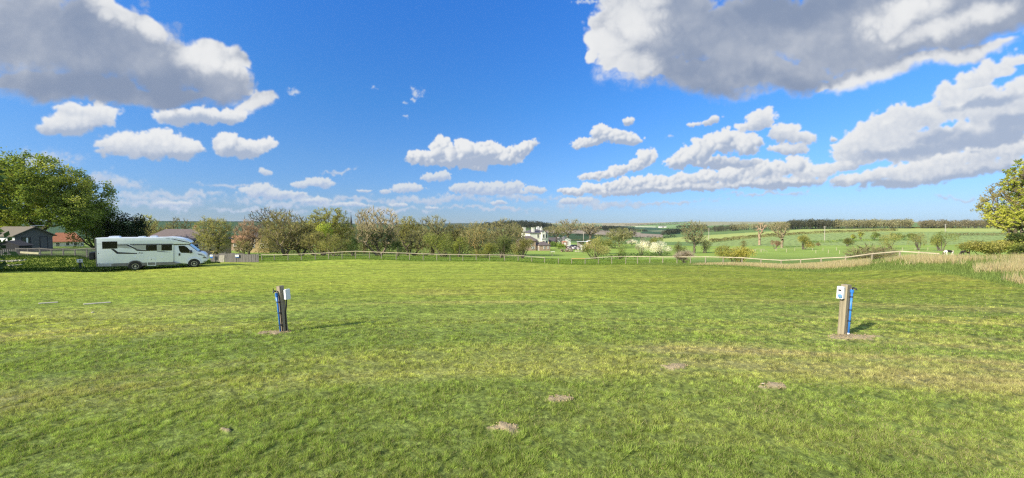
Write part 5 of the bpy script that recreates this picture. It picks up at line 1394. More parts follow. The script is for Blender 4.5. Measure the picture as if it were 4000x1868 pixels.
# --- scrap yard
m_oldtimber = M('old_timber', (0.2, 0.17, 0.13), None, 0.9)
rng = np.random.default_rng(77)
def scrap(name, p0, p1, r0, r1, yc, n, cols, label, smin=0.25, smax=1.1):
    V, F, Cc = [], [], []
    for i in range(n):
        px = rng.uniform(p0, p1); yy_ = yc + rng.uniform(-4, 6); x = float(wx(px, yy_))
        z = gz(x, yy_) + rng.uniform(0, 0.5) ** 1.5 * 2.4
        s_ = np.array([rng.uniform(smin, smax) * 1.3, rng.uniform(smin, smax), rng.uniform(0.1, 0.7) * smax * 0.8]) / 2
        a = rng.uniform(0, 3.14); tl = rng.normal(0, 0.25)
        q = np.array([[sx, sy, sz] for sz in (-1, 1) for sy in (-1, 1) for sx in (-1, 1)]) * s_
        q = np.stack([q[:, 0] * math.cos(a) - q[:, 1] * math.sin(a), q[:, 0] * math.sin(a) + q[:, 1] * math.cos(a), q[:, 2] + tl * q[:, 0]], -1) + (x, yy_, z)
        o_ = 8 * i; V.append(q); F.append(np.array([(0, 2, 3, 1), (4, 5, 7, 6), (0, 1, 5, 4), (2, 6, 7, 3), (0, 4, 6, 2), (1, 3, 7, 5)]) + o_)
        c_ = np.array(cols[rng.integers(len(cols))]) * rng.uniform(0.7, 1.2); Cc.append(np.tile(np.r_[c_, 1], (8, 1)))
    return tag(big_mesh(name, np.concatenate(V), [np.concatenate(F)], m_twig, attrs={'Col': np.concatenate(Cc)}), label, 'scrap', None, 'stuff')


GREYS = [(0.5, 0.48, 0.5), (0.32, 0.29, 0.32), (0.15, 0.14, 0.15), (0.7, 0.69, 0.7), (0.42, 0.38, 0.42), (0.5, 0.38, 0.32)]
scrap('scrap_heap', 2215, 2292, 0, 0, 150, 170, GREYS, 'jumble of grey machinery and scrap in the farmyard')
scrap('rubble_heap', 2190, 2240, 0, 0, 136, 60, [(0.35, 0.26, 0.2), (0.5, 0.45, 0.36), (0.25, 0.18, 0.13)], 'brown heap of rubble on the near edge of the scrap yard', 0.15, 0.6)
scrap('rubble_heap', 2245, 2292, 0, 0, 132, 40, [(0.66, 0.63, 0.48), (0.6, 0.58, 0.45)], 'pale strip of broken stone before the scrap yard', 0.15, 0.5)
h = House('tool_shed', 2296, 146, 962, 6, 'small tan shed half hidden by the olive bush beside the scrap yard', 'shed')
h.wall(0, 2.2, 0, 2, 1.7, m_sand, z0=-1); h.gable_y(0, 2.2, 0, 2, 1.7, 0.5, m_frame); MB().box(0.8, 1.4, -0.04, -0.003, -0.5, 1.2).build('door', m_tin2, h.root)
h = House('open_shelter', 2258, 160, 957, 0, 'long low shelter with a white sheet roof behind the scrap heap', 'shelter')
for x in (0, 1.6, 3.2): MB().box(x - 0.06, x + 0.06, 0, 0.12, -1, 1.35).build('post', m_oldtimber, h.root)
MB().prism([(-0.2, 1.35), (3.4, 1.35), (3.4, 1.43), (-0.2, 1.43)], 'y', -0.3, 2.6).build('roof', m_frame, h.root); h.wall(0, 3.2, 2.2, 2.4, 1.34, m_tin2, 'back_wall', -1)
car = at(2243, 158); cr_ = empty('parked_car', (car.x, car.y, car.z), R(20), 'dark car parked among the farmyard scrap', 'car')
MB().prism([(-2, 0.25), (2, 0.25), (2.05, 0.75), (1.2, 0.85), (0.7, 1.4), (-1.0, 1.42), (-1.6, 0.95), (-2.05, 0.85)], 'y', -0.85, 0.85).build('body', M('black_paint', (0.02, 0.022, 0.025), None, 0.25, coat=0.5), cr_, bevel=0.08)
MB().prism([(0.55, 0.95), (0.6, 1.32), (-0.95, 1.34), (-1.3, 0.98)], 'y', -0.87, 0.87).build('window', m_pane, cr_)
for sx in (-1.25, 1.25):
    for sy in (-0.8, 0.8):
        MB().tube([(sx, sy - 0.1, 0.33), (sx, sy + 0.1, 0.33)], 0.33, 16).build('wheel', m_rubber, cr_)
tr_ = at(2280, 140); t_ = empty('white_trailer', tr_, R(10), 'white box trailer at the right end of the scrap yard', 'trailer')
MB().box(-0.9, 0.9, -0.8, 0.8, 0.4, 2.0).build('body', m_frame, t_, bevel=0.05)
MB().box(-0.5, 0.5, -0.82, -0.79, 0.6, 1.7).build('door', m_tin, t_)
for sy in (-0.8, 0.8): MB().tube([(0, sy - 0.1, 0.3), (0, sy + 0.1, 0.3)], 0.3, 14).build('wheel', m_rubber, t_)
# --- houses behind the motorhome
y = 90.0; k = y / F_PX
h = House('bungalow', 700, y, 978, 0, 'stone bungalow with long purple tiled roof behind the motorhome cab', 'bungalow')
X_ = lambda p: (p - 700) * k
Hh = (978 - 937) * k
h.wall(X_(562), X_(812), 0, 7.5, Hh, m_sand); h.hip(X_(562), X_(812), 0, 7.5, Hh, (937 - 901) * k + 0.35, m_purple, 0.5, 2.5, 3.4)
for p in (748, 782, 806): MB().box(X_(p), X_(p) + 0.55, -0.06, -0.003, -1, Hh - 0.15).build('brick_pier', m_brick, h.root)
MB().box(X_(740), X_(812), -0.07, 0.0, Hh - 0.55, Hh - 0.14).build('eaves_board', m_slate, h.root)
for p in (768, 797, 640, 600): h.win(X_(p), 0.5, 1.1, 0.95, 0.0)
h.chimney(X_(716), 3.7, Hh + 0.6, (978 - 889) * k - 0.1, 0.85, 0.6, m_brick, 2)
MB().box(X_(716) - 0.6, X_(716) + 0.6, 2.9, 3.35, Hh + 1.9, Hh + 2.05).build('flashing', m_frame, h.root)
y = 96.0; k = y / F_PX
h = House('orange_house', 262, y, 962, 46, 'cream house with bright orange tiled roof glimpsed under the maple boughs')
h.wall(-2.5, 2.6, 0, 5, 1.2, m_render); h.hip(-2.5, 2.6, 0, 5, 1.2, 2.3, m_orange, 0.3, 0.8, 1.6)
h.win(-1.5, 0.2, 0.6, 0.7); h.win(0.1, 0.2, 0.6, 0.7); h.win(1.4, 0.2, 0.5, 0.7)
y = 122.0; k = y / F_PX
h = House('orange_house', 915, y, 966, 5, 'small house with weathered orange roof between the round olive tree and the cherry')
h.wall(-2.0, 2.6, 0, 5, 1.5, m_brick); h.hip(-2.0, 2.6, 0, 5, 1.5, 2.3, M('old_clay', (0.36, 0.18, 0.09), (0.25, 0.13, 0.08), 0.9, 2), 0.3, 0.4, 0.4)
h.win(0.3, 0.4, 0.8, 0.7); h.chimney(2.3, 2.6, 2.8, 5.0, 0.6, 0.5, m_sand, 1)
y = 108.0; k = y / F_PX
h = House('stone_house', 1012, y, 974, 6, 'golden sandstone house with white sash windows behind the bare trees')
Hh = (974 - 927) * k
h.wall(-2.9, 2.7, 0, 6, Hh, m_sand); h.hip(-2.9, 2.7, 0, 6, Hh, 1.3, m_slate, 0.25, 0, 0)
for x in (-1.5, 1.0):
    h.win(x, Hh - 1.35, 0.75, 1.05); h.win(x - 0.2, 0.5, 0.8, 1.1)
h.win(2.1, 0.5, 0.6, 1.1)
# --- church spire
o = at(1373, 400); o.z = float(wz(1373, 960, 400))
ch = empty('church', o, 0, 'distant church with a slender dark stone spire above the trees', 'church')
m_spire = M('dark_stone', (0.075, 0.07, 0.075), (0.055, 0.052, 0.056), 0.9, 1.5)
zt = (960 - 888) * 400 / F_PX; zp = (960 - 834) * 400 / F_PX
MB().box(-2.3, 2.3, -2.3, 2.3, -3, zt).build('tower', m_spire, ch)
sp_ = MB().add([(1.75 * math.cos(t), 1.75 * math.sin(t), zt) for t in [math.pi / 8 + i * math.pi / 4 for i in range(8)]] + [(0, 0, zp)], [(i, (i + 1) % 8, 8) for i in range(8)] + [tuple(range(7, -1, -1))]).build('spire', m_spire, ch)
MB().box(-0.08, 0.08, -0.08, 0.08, zp - 0.4, zp + 1.6).box(-0.5, 0.5, -0.07, 0.07, zp + 0.8, zp + 1.0).build('cross', m_spire, sp_)
for sx in (-1, 1): MB().box(sx * 1.0 - 0.35, sx * 1.0 + 0.35, -2.36, -2.28, zt - 4, zt - 1.5).build('belfry_opening', m_black, ch)
MB().prism([(-4, -3), (4, -3), (4, 5), (0, 9), (-4, 5)], 'x', 2.31, 20).build('nave', m_spire, ch)
# --- white barn on the far slope
yb = gy(2590, 889.5, 150, 4000)
h = House('white_barn', 2588, yb, 890, 0, 'tiny white farm buildings on the far pale slope', 'barn')
h.wall(-12, 14, 0, 12, 5, m_frame); h.hip(-12, 14, 0, 12, 5, 3, m_slate, 0.5, 0, 0); MB().box(-2, 4, -0.1, -0.003, 0, 4).build('door', m_tin2, h.root)
# --- timber cabin on the left
y = 60.0
o = at(60, y); o.z = float(wz(60, 969, y))
m_board = M('grey_boarding', (0.115, 0.117, 0.115), (0.08, 0.082, 0.082), 0.85, 6, stretch=(14, 14, 0.3))
m_pboard = M('white_boarding', (0.62, 0.64, 0.66), (0.50, 0.52, 0.55), 0.75, 3, stretch=(0.4, 0.4, 22))
m_shingle = M('brown_shingle', (0.15, 0.13, 0.10), (0.105, 0.09, 0.072), 0.95, 4, stretch=(1, 1, 4), bump=0.6, bscale=10)
# x runs along the gable (away to the right), y along the ridge (back to the left)
cab_ = empty('timber_cabin', o, math.atan2(0.95, 0.30), 'grey boarded timber cabin with brown shingle roof at the left edge', 'cabin')
GW, GH, GR, GL = 4.1, 2.05, 1.30, 9.0
MB().prism([(0, -1.5), (GW, -1.5), (GW, GH), (GW / 2, GH + GR - 0.02), (0, GH)], 'y', 0, 0.12).build('gable_wall', m_board, cab_)
MB().box(0, 0.12, 0.121, GL, -1.5, GH).build('side_wall', m_pboard, cab_)
MB().box(GW - 0.12, GW, 0.121, GL, -1.5, GH).box(0.121, GW - 0.121, GL - 0.12, GL, -1.5, GH).build('wall', m_board, cab_)
MB().prism([(-0.4, GH - 0.22), (GW / 2, GH + GR), (GW + 0.4, GH - 0.22), (GW + 0.4, GH - 0.10), (GW / 2, GH + GR + 0.13), (-0.4, GH - 0.10)], 'y', -0.45, GL + 0.3).build('roof', m_shingle, cab_)
for x0, x1, z0, z1 in ((0.75, 1.55, 0.55, 1.65), (2.7, 3.45, -0.6, 1.7)):
    nm = 'window' if z0 > 0 else 'door'
    f_ = MB().box(x0 - 0.08, x0, -0.05, 0, z0, z1).box(x1, x1 + 0.08, -0.05, 0, z0, z1).box(x0 - 0.08, x1 + 0.08, -0.05, 0, z1, z1 + 0.08).box(x0 - 0.1, x1 + 0.1, -0.07, 0, z0 - 0.08, z0).build(nm, m_black, cab_)
    MB().box(x0, x1, -0.025, -0.003, z0, z1).build('pane', m_pane if nm == 'window' else m_board, f_)
MB().box(1.15, 1.35, -0.04, -0.026, 0.65, 1.6).build('curtain', m_frame, cab_)
MB().bar((GW / 2, 0.6, GH + GR), (GW / 2, 0.6, GH + GR + 0.25), 0.04).bar((GW / 2 - 0.2, 0.6, GH + GR + 0.22), (GW / 2 + 1.3, 0.3, GH + GR + 0.34), 0.07).build('aerial', m_frame, cab_)
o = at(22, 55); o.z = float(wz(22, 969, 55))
sh = empty('shadow_gable', o, 0.25, 'low dark gable shape standing in for a shadow on the white boarded cabin wall', 'shed')  # solid gable added in place of a shadow on the cabin wall
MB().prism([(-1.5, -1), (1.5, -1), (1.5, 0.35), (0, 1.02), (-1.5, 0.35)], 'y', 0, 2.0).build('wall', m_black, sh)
MB().prism([(-1.7, 0.24), (0, 1.0), (1.7, 0.24), (1.7, 0.32), (0, 1.09), (-1.7, 0.32)], 'y', -0.12, 2.1).build('roof', M('shadow_dark', (0.05, 0.045, 0.045), None, 0.9), sh)
# ------------------------------------------------------------------ fences
m_post = M('weathered_wood', (0.31, 0.27, 0.20), (0.22, 0.19, 0.14), 0.9, 6, stretch=(1, 1, 0.2), bump=0.4)
m_rail = M('sunbleached_rail', (0.47, 0.41, 0.30), (0.36, 0.31, 0.225), 0.9, 4, stretch=(0.5, 0.5, 3))
m_newrail = M('new_wood', (0.58, 0.37, 0.14), (0.50, 0.32, 0.12), 0.8, 4)
m_wire = M('fence_wire', (0.30, 0.30, 0.29), None, 0.5, 5, metal=0.6)
m_oldwood = M('grey_planks', (0.205, 0.19, 0.175), (0.12, 0.115, 0.11), 0.95, 7, stretch=(6, 6, 0.25), bump=0.6)
m_palewood = M('pale_plank', (0.40, 0.37, 0.31), (0.30, 0.28, 0.23), 0.9, 5)
RP = [1006, 1065, 1120, 1210, 1290, 1345, 1375, 1430, 1480, 1600, 1700, 1850, 2000, 2060, 2110, 2160, 2215, 2265, 2320, 2370, 2420, 2500, 2590, 2715, 2780, 2850, 2920, 2990, 3040, 3075, 3100, 3140, 3212, 3225, 3310, 3399, 3492, 3596, 3640, 3700]
RROW = [994, 995, 994, 991, 987, 983, 981, 982, 985, 989, 993, 995, 996, 1000, 1006, 1008, 1010, 1011, 1008, 1003, 1001, 1002, 1003.5, 1003, 1003, 1005, 1007, 1014, 1021, 1026, 1027, 1026, 1022, 1019, 1003, 991, 982, 977, 986, 998]
pxs = np.linspace(1020, 3700, 1400); fy = np.interp(pxs, FD_P, FD_Y); fx = wx(pxs, fy, 1000)
cum = np.concatenate([[0], np.cumsum(np.hypot(np.diff(fx), np.diff(fy)))])
fence = empty('rail_fence', at(2000, 56), 0, 'long wooden post and rail fence winding along the far edge of the field', 'fence')
fo = fence.location.copy()
rng = np.random.default_rng(3)
ss = np.arange(0, cum[-1], 2.05)
posts = []
for s_ in ss:
    s_ = s_ + rng.normal(0, 0.06)
    x, y, p = (float(np.interp(s_, cum, q)) for q in (fx, fy, pxs))
    g = gz(x, y); top = float(wz(p, np.interp(p, RP, RROW), y)) + 0.02
    top = min(max(top, g + (0.75 if p < 3300 else 0.3)), g + 1.5)
    posts.append((x, y, top, p))
    ln = rng.normal(0, 0.02, 2)
    ht = top + (0.12 if rng.random() < 0.12 else 0.0)
    MB().tube([Vector((x, y, g - 0.3)) - fo, Vector((x + ln[0], y + ln[1], ht)) - fo], [0.062, 0.055], 7).build('post', m_post, fence)
for a, b in zip(posts[:-1], posts[1:]):
    if 2105 < a[3] < 2190: continue
    mt = m_newrail if 2205 < a[3] < 2240 else m_rail
    MB().bar(Vector((a[0], a[1] - 0.07, a[2] - 0.03)) - fo, Vector((b[0], b[1] - 0.07, b[2] - 0.03)) - fo, 0.06, 0.085).build('rail', mt, fence)
wr_ = MB()
for hgt in (0.25, 0.5, 0.75):
    for a, b in zip(posts[:-1], posts[1:]):
        za, zb = gz(a[0], a[1]), gz(b[0], b[1])
        wr_.bar(Vector((a[0], a[1] - 0.07, za + hgt)) - fo, Vector((b[0], b[1] - 0.07, zb + hgt)) - fo, 0.009)
wr_.build('wire', m_wire, fence)
# --- fence on the left
lf = empty('garden_fence', at(150, 47), 0, 'grey post and wire fence with a thin rail in front of the timber cabin', 'fence')
lo = lf.location.copy(); pp = []
for px in (62, 108, 155, 200, 246, 292, 338, 380):
    y = 47.0; q = at(px, y); tz = float(wz(px, 969 + rng.normal(0, 1.5), y)); pp.append((q, tz))
    MB().box(-0.05, 0.05, -0.05, 0.05, -0.2, tz - q.z).build('post', m_oldwood, lf).location = q - lo
for (a, za), (b, zb) in zip(pp[:-1], pp[1:]):
    MB().bar(Vector((a.x, a.y - 0.06, za - 0.06)) - lo, Vector((b.x, b.y - 0.06, zb - 0.06)) - lo, 0.04, 0.08).build('rail', m_oldwood, lf)
nb = MB()
for (a, za), (b, zb) in zip(pp[:-1], pp[1:]):
    for k in range(13):
        t = k / 13; q = a.lerp(b, t); z1 = za * (1 - t) + zb * t
        nb.bar(Vector((q.x, q.y - 0.05, q.z + 0.05)) - lo, Vector((q.x, q.y - 0.05, z1 - 0.1)) - lo, 0.016)
    for k in range(5):
        t = k / 5; nb.bar(Vector((a.x, a.y - 0.05, a.z + 0.08 + t * (za - a.z - 0.1))) - lo, Vector((b.x, b.y - 0.05, b.z + 0.08 + t * (zb - b.z - 0.1))) - lo, 0.016)
nb.build('netting', m_oldwood, lf)


def picket(name, p0, p1, y0, y1, r0, r1, h, step, label, mat):
    a, b = at(p0, y0), at(p1, y1)
    ro = empty(name, a, 0, label, 'fence')
    n = int((b - a).length / step)
    mb = MB()
    for k in range(n + 1):
        q = a.lerp(b, k / n); z = gz(q.x, q.y)
        mb.box(q.x - a.x - 0.035, q.x - a.x + 0.035, q.y - a.y - 0.01, q.y - a.y + 0.01, z - a.z, z - a.z + h)
    mb.build('pale', mat, ro)
    for f in (0.3, 0.8):
        MB().bar((0, 0.03, gz(a.x, a.y) - a.z + h * f), (b.x - a.x, b.y - a.y + 0.03, gz(b.x, b.y) - a.z + h * f), 0.03, 0.07).build('rail', mat, ro)


picket('picket_fence', -40, 54, 46, 47, 0, 0, 0.78, 0.17, 'short weathered picket fence below the dark gabled shadow shape', m_palewood)
picket('picket_fence', 893, 942, 72, 74, 0, 0, 0.9, 0.3, 'dark picket fence between the clipped hedge and the fruit tree', m_black)
# --- plank screen
y = 52.0; a, b = at(822, y), at(1006, y)
scr = empty('plank_screen', a, 0, 'row of weathered upright grey planks screening a corner beyond the motorhome nose', 'screen')
L_ = b.x - a.x; mb = MB(); x = 0.0
while x < L_:
    w_ = rng.uniform(0.11, 0.17); f = x / L_
    top = float(wz(822 + f * 184, 992 + 3 * math.sin(f * 9) + rng.normal(0, 1.0), y)) - a.z
    if not (0.18 < f < 0.29): mb.box(x, x + w_ - 0.012, rng.uniform(-0.02, 0.02), 0.03, -0.1, top)
    x += w_
mb.box(0.17 * L_, 0.30 * L_, 0.05, 0.08, 0.5, 1.25).build('cladding', m_oldwood, scr)
lean = MB().prism([(0.165 * L_, -0.05), (0.285 * L_, -0.05), (0.30 * L_, 1.02), (0.19 * L_, 0.98)], 'y', -0.05, -0.02).build('leaning_board', m_palewood, scr)
lean['label'] = 'paler loose board leaning askew'
for f in (0.0, 0.3, 0.6, 0.99): MB().box(f * L_ - 0.05, f * L_ + 0.05, 0.04, 0.14, -0.2, 1.45 if f == 0.3 else 1.2).build('post', m_oldwood, scr)
for z in (0.35, 1.0): MB().box(0, L_, 0.085, 0.13, z, z + 0.09).build('rail', m_oldwood, scr)
m_blue = M('blue_sign', (0.03, 0.16, 0.50), (0.025, 0.13, 0.42), 0.45, 3)
m_navy = M('navy_mark', (0.02, 0.05, 0.14), None, 0.5)


def sign(px, r0, r1, w_, y, label, post, split):
    q = at(px, y); z0, z1 = float(wz(px, r1, y)) - q.z, float(wz(px, r0, y)) - q.z
    s = empty('blue_sign', q, 0, label, 'sign')
    if post: MB().box(-0.03, 0.03, 0.015, 0.06, -0.2, z1 - 0.05).build('post', m_oldwood, s)
    MB().box(-w_ / 2, w_ / 2, -0.012, 0.012, z0, z1).build('plate', m_blue, s)
    zs = z0 + (z1 - z0) * split
    MB().box(-w_ / 2 + 0.02, w_ / 2 - 0.02, -0.017, -0.012, zs, z1 - 0.02).build('white_panel', m_frame, s)
    zc = (zs + z1) / 2; u = w_ * 0.12
    MB().prism([(-u, zc - 0.05), (u, zc - 0.05), (u, zc + 0.02), (u * 0.4, zc + 0.05), (-u * 0.4, zc + 0.05), (-u, zc + 0.02)], 'y', -0.021, -0.017).build('mark', m_navy, s)
    return s


sign(824, 995, 1008.5, 0.43, 51.7, 'taller blue and white notice on a post at the near end of the plank screen', True, 0.45)
sign(925, 995, 1006, 0.52, 51.9, 'wider blue and white notice fixed to the middle of the plank screen', False, 0.25)
# --- paddock fence: white tape posts
RPD = [(2750, 985), (2812, 979), (2875, 974), (2916, 985), (2985, 983), (3030, 980), (3035, 963), (3073, 986), (3105, 973), (3175, 975), (3188, 990), (3215, 972), (3236, 990), (3268, 973), (3281, 992), (3525, 980), (3575, 975), (3590, 1003), (3625, 975)]
pf = empty('paddock_fence', at(3000, 120), 0, 'pale thin posts and tape of the paddock in front of the crop fields', 'fence')
po_ = pf.location.copy(); tops = []
for px, row in RPD:
    y = min(gy(px, row), 150.0) if row < 1000 else 62.0
    q = at(px, y); hgt = rng.uniform(1.05, 1.35)
    MB().tube([q - po_ - Vector((0, 0, 0.2)), q - po_ + Vector((rng.normal(0, 0.04), 0, hgt))], [0.07, 0.06], 6).build('post', m_rail, pf); tops.append((px, q, hgt))
tops.sort(key=lambda t: t[1].y * 0 + t[0])
for (pa, a, ha), (pb_, b, hb) in zip(tops[:-1], tops[1:]):
    if abs(a.y - b.y) < 28 and (a - b).length < 40: MB().bar(a - po_ + Vector((0, 0, ha - 0.12)), b - po_ + Vector((0, 0, hb - 0.12)), 0.04, 0.07).build('tape', m_rail, pf)
# a low round pen of bent hoops
q = at(2965, gy(2965, 986)); pen = empty('hurdle', q, 0, 'low arched pale wooden hurdle before the bleached dead tree', 'hurdle'); k = q.y / F_PX
MB().tube([((i / 10 - 0.5) * 64 * k, 0, 1.2 * math.sin(math.pi * (0.12 + 0.76 * i / 10))) for i in range(11)], 0.06, 6).build('top_bar', m_rail, pen)
for f in (-0.5, -0.32, -0.22, 0.08, 0.16, 0.5): MB().bar((f * 64 * k, 0, -0.2), (f * 64 * k, 0, 1.0 if abs(f) < 0.4 else 0.5), 0.09).build('upright', m_rail, pen)
q = at(2158, 104); gf = empty('jump_frame', q, 0, 'small white wooden frame standing alone in the green paddock', 'frame'); k = q.y / F_PX
z1 = float(wz(2158, 982, 104)) - q.z
MB().box(-9.5 * k, 9.5 * k, -0.05, 0.05, z1 - 0.1, z1).build('top_bar', m_frame, gf)
for x, zb in ((-9.5 * k, z1 - 1.0), (9.0 * k, z1 - 0.6), (-4 * k, -0.3), (0.5 * k, -0.3)): MB().box(x - 0.05, x + 0.05, -0.05, 0.05, zb if zb > 0 else -0.3, z1 - 0.1).build('leg', m_rail, gf)
# --- telegraph poles
for px, row, top, arm, lab in ((2279, 943, 893, 0.0, 'plain telegraph pole left of the spreading farmyard oak'), (2768, 938, 891, 0.0, 'pale pole just right of the ragged ivy tree'), (3220, 946, 884, 1.0, 'tallest telegraph pole, standing in the far shrub line'), (3252, 893, 875, 0.8, 'distant telegraph pole against the conifer wood'), (3690, 908, 876, 1.6, 'telegraph pole with crossarm over the dense green bush by the horses')):
    y = gy(px, row); q = at(px, y); h_ = float(wz(px, top, y)) - q.z
    tp = empty('telegraph_pole', q, 0, lab, 'pole', 'telegraph poles across the fields')
    MB().tube([(0, 0, -0.5), (0, 0, h_)], [0.16 + y * 0.0002, 0.13 + y * 0.0002], 8).build('pole', m_palewood, tp)
    if arm: MB().box(-arm, arm, -0.08, 0.08, h_ - 0.6, h_ - 0.35).build('crossarm', m_palewood, tp)
    MB().tube([(0, 0, h_), (0, 0, h_ + 0.25)], [0.08, 0.05], 6).build('insulator', m_white, tp)
# ------------------------------------------------------------------ hook-up posts
m_timber = M('post_timber', (0.36, 0.30, 0.21), (0.25, 0.21, 0.15), 0.9, 9, stretch=(4, 4, 0.15), bump=0.5, bscale=40)
m_timber2 = M('grey_post_timber', (0.315, 0.27, 0.185), (0.215, 0.185, 0.125), 0.9, 9, stretch=(4, 4, 0.12), bump=0.5, bscale=40)
m_pipe = M('blue_pipe', (0.035, 0.20, 0.62), (0.03, 0.17, 0.54), 0.35, 6, spec=0.5)
m_box = M('white_plastic', (0.72, 0.73, 0.73), (0.66, 0.67, 0.68), 0.4, 4, spec=0.5)
m_boxb = M('socket_blue', (0.16, 0.36, 0.66), None, 0.4)


def lean_parent(name, loc, rz, lx, ly, label):
    o = empty(name, loc, rz, label, 'hook-up post', 'hook-up posts on the field'); o.rotation_euler = (ly, lx, rz); return o


x0, y0 = lawn_at(1112, 1296); z0 = gz(x0, y0)
A = lean_parent('hookup_post', (x0, y0, z0), R(-22), R(-4.5), R(1.5), 'square timber hook-up post with white box and blue pipe, casting the long thin shadow')
ph = 0.935
MB().box(-0.047, 0.047, -0.047, 0.047, -0.15, ph).build('post', m_timber, A, bevel=0.004)
MB().box(-0.030, 0.030, -0.0475, 0.0475, ph, ph + 0.004).build('top_cut', m_timber2, A)
pipe = MB().tube([(-0.012, -0.078, 0.0), (-0.012, -0.076, 0.55), (-0.026, -0.072, ph - 0.17)], 0.0165, 12).build('water_pipe', m_pipe, A, smooth=True)
MB().tube([(-0.027, -0.072, ph - 0.20), (-0.027, -0.072, ph - 0.13)], 0.026, 12).build('collar', m_pipe, pipe)
tap = MB().tube([(-0.027, -0.074, ph - 0.13), (-0.027, -0.085, ph - 0.09), (-0.027, -0.125, ph - 0.085), (-0.027, -0.14, ph - 0.12)], 0.013, 8).box(-0.045, -0.005, -0.09, -0.06, ph - 0.10, ph - 0.085)
tap.bar((-0.03, -0.08, ph - 0.09), (-0.085, -0.08, ph - 0.075), 0.014).bar((-0.085, -0.08, ph - 0.11), (-0.095, -0.08, ph - 0.03), 0.012).build('tap', m_black, A)
MB().tube([(0.033, -0.066, 0.02), (0.030, -0.064, 0.45), (0.022, -0.062, ph - 0.19)], 0.011, 8).build('black_tube', m_black, A, smooth=True)  # thin black tube beside the water pipe
for z in (0.15, 0.4, 0.62): MB().box(-0.035, 0.045, -0.099, -0.047, z, z + 0.014).build('clip', m_black, A)
bx_ = MB().box(0.052, 0.135, 0.02, 0.11, ph - 0.29, ph - 0.075).build('socket_box', m_box, A, bevel=0.012)
MB().box(0.06, 0.128, 0.008, 0.02, ph - 0.28, ph - 0.085).build('lid', m_box, bx_, bevel=0.004)
bx2 = MB().box(-0.125, -0.050, -0.03, 0.06, ph - 0.30, ph - 0.11).build('socket_box', m_box, A, bevel=0.012)
MB().tube([(-0.09, -0.03, ph - 0.26), (-0.09, -0.055, ph - 0.27)], 0.022, 10).build('socket', m_boxb, bx2)
MB().tube([(0.075, 0.05, ph - 0.29), (0.074, 0.04, ph - 0.42), (0.058, 0.02, 0.4), (0.055, 0.0, 0.0)], 0.011, 8).build('cable', m_black, A, smooth=True)

x0, y0 = lawn_at(3291, 1306); z0 = gz(x0, y0)
B = lean_parent('hookup_post', (x0, y0, z0), R(24), R(2.4), R(1.0), 'broad grey timber hook-up post with blue pipe, casting the short thick shadow')
ph = 1.0
MB().box(-0.078, 0.075, -0.055, 0.055, -0.15, ph).build('post', m_timber2, B, bevel=0.008)
pipe = MB().tube([(0.025, -0.083, 0.03), (0.030, -0.083, 0.5), (0.034, -0.083, ph - 0.13)], 0.0175, 12).build('water_pipe', m_pipe, B, smooth=True)
MB().tube([(0.034, -0.083, ph - 0.15), (0.034, -0.083, ph - 0.09)], 0.030, 12).build('collar', m_pipe, pipe)
MB().tube([(0.024, -0.083, 0.0), (0.024, -0.083, 0.05)], 0.021, 10).build('foot_joint', m_box, pipe)
MB().tube([(0.034, -0.085, ph - 0.10), (0.034, -0.09, ph - 0.065), (0.05, -0.13, ph - 0.06), (0.055, -0.145, ph - 0.09)], 0.015, 8).bar((0.0, -0.09, ph - 0.06), (0.08, -0.09, ph - 0.05), 0.018).build('tap', m_black, B)
MB().box(0.05, 0.08, -0.075, -0.055, ph - 0.09, ph - 0.055).build('tap_body', m_alloy, B)
MB().tube([(0.075, -0.07, ph - 0.07), (0.082, -0.072, ph - 0.14), (0.079, -0.07, ph - 0.3)], 0.008, 6).build('cable', m_black, B, smooth=True)
for z in (0.28, 0.50, 0.76): MB().box(0.004, 0.056, -0.106, -0.055, z, z + 0.018).build('clip', m_black, B)
bx_ = MB().box(-0.160, -0.081, -0.02, 0.08, ph - 0.29, ph - 0.04).build('socket_box', m_box, B, bevel=0.012)
MB().box(-0.156, -0.086, -0.03, -0.02, ph - 0.28, ph - 0.05).build('lid', m_box, bx_, bevel=0.004)
MB().tube([(-0.160, 0.02, ph - 0.22), (-0.198, 0.0, ph - 0.235)], [0.034, 0.03], 14).build('socket', m_boxb, bx_)
MB().box(-0.168, -0.160, 0.0, 0.05, ph - 0.13, ph - 0.10).build('switch', m_black, bx_)
# small one by the motorhome
q = at(310, 34.0)
C3 = empty('hookup_post', q, R(15), 'small shaded hook-up post with a white box left of the motorhome tail', 'hook-up post', 'hook-up posts on the field')
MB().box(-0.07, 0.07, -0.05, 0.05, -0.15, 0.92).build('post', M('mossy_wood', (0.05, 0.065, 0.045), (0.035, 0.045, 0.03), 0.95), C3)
bx_ = MB().box(-0.14, 0.24, -0.16, -0.052, 0.55, 0.85).build('socket_box', m_box, C3, bevel=0.02)
MB().tube([(0.10, -0.16, 0.72), (0.10, -0.20, 0.71)], 0.05, 12).build('socket', m_black, bx_)
MB().tube([(0.10, -0.19, 0.70), (0.35, -0.2, 0.5), (0.5, -0.25, 0.02), (0.85, -0.3, 0.0)], 0.012, 6).build('cable', m_palewood, C3, smooth=True)
MB().box(-0.75, -0.2, -0.2, 0.1, -0.02, 0.03).build('footing', m_stone, C3)
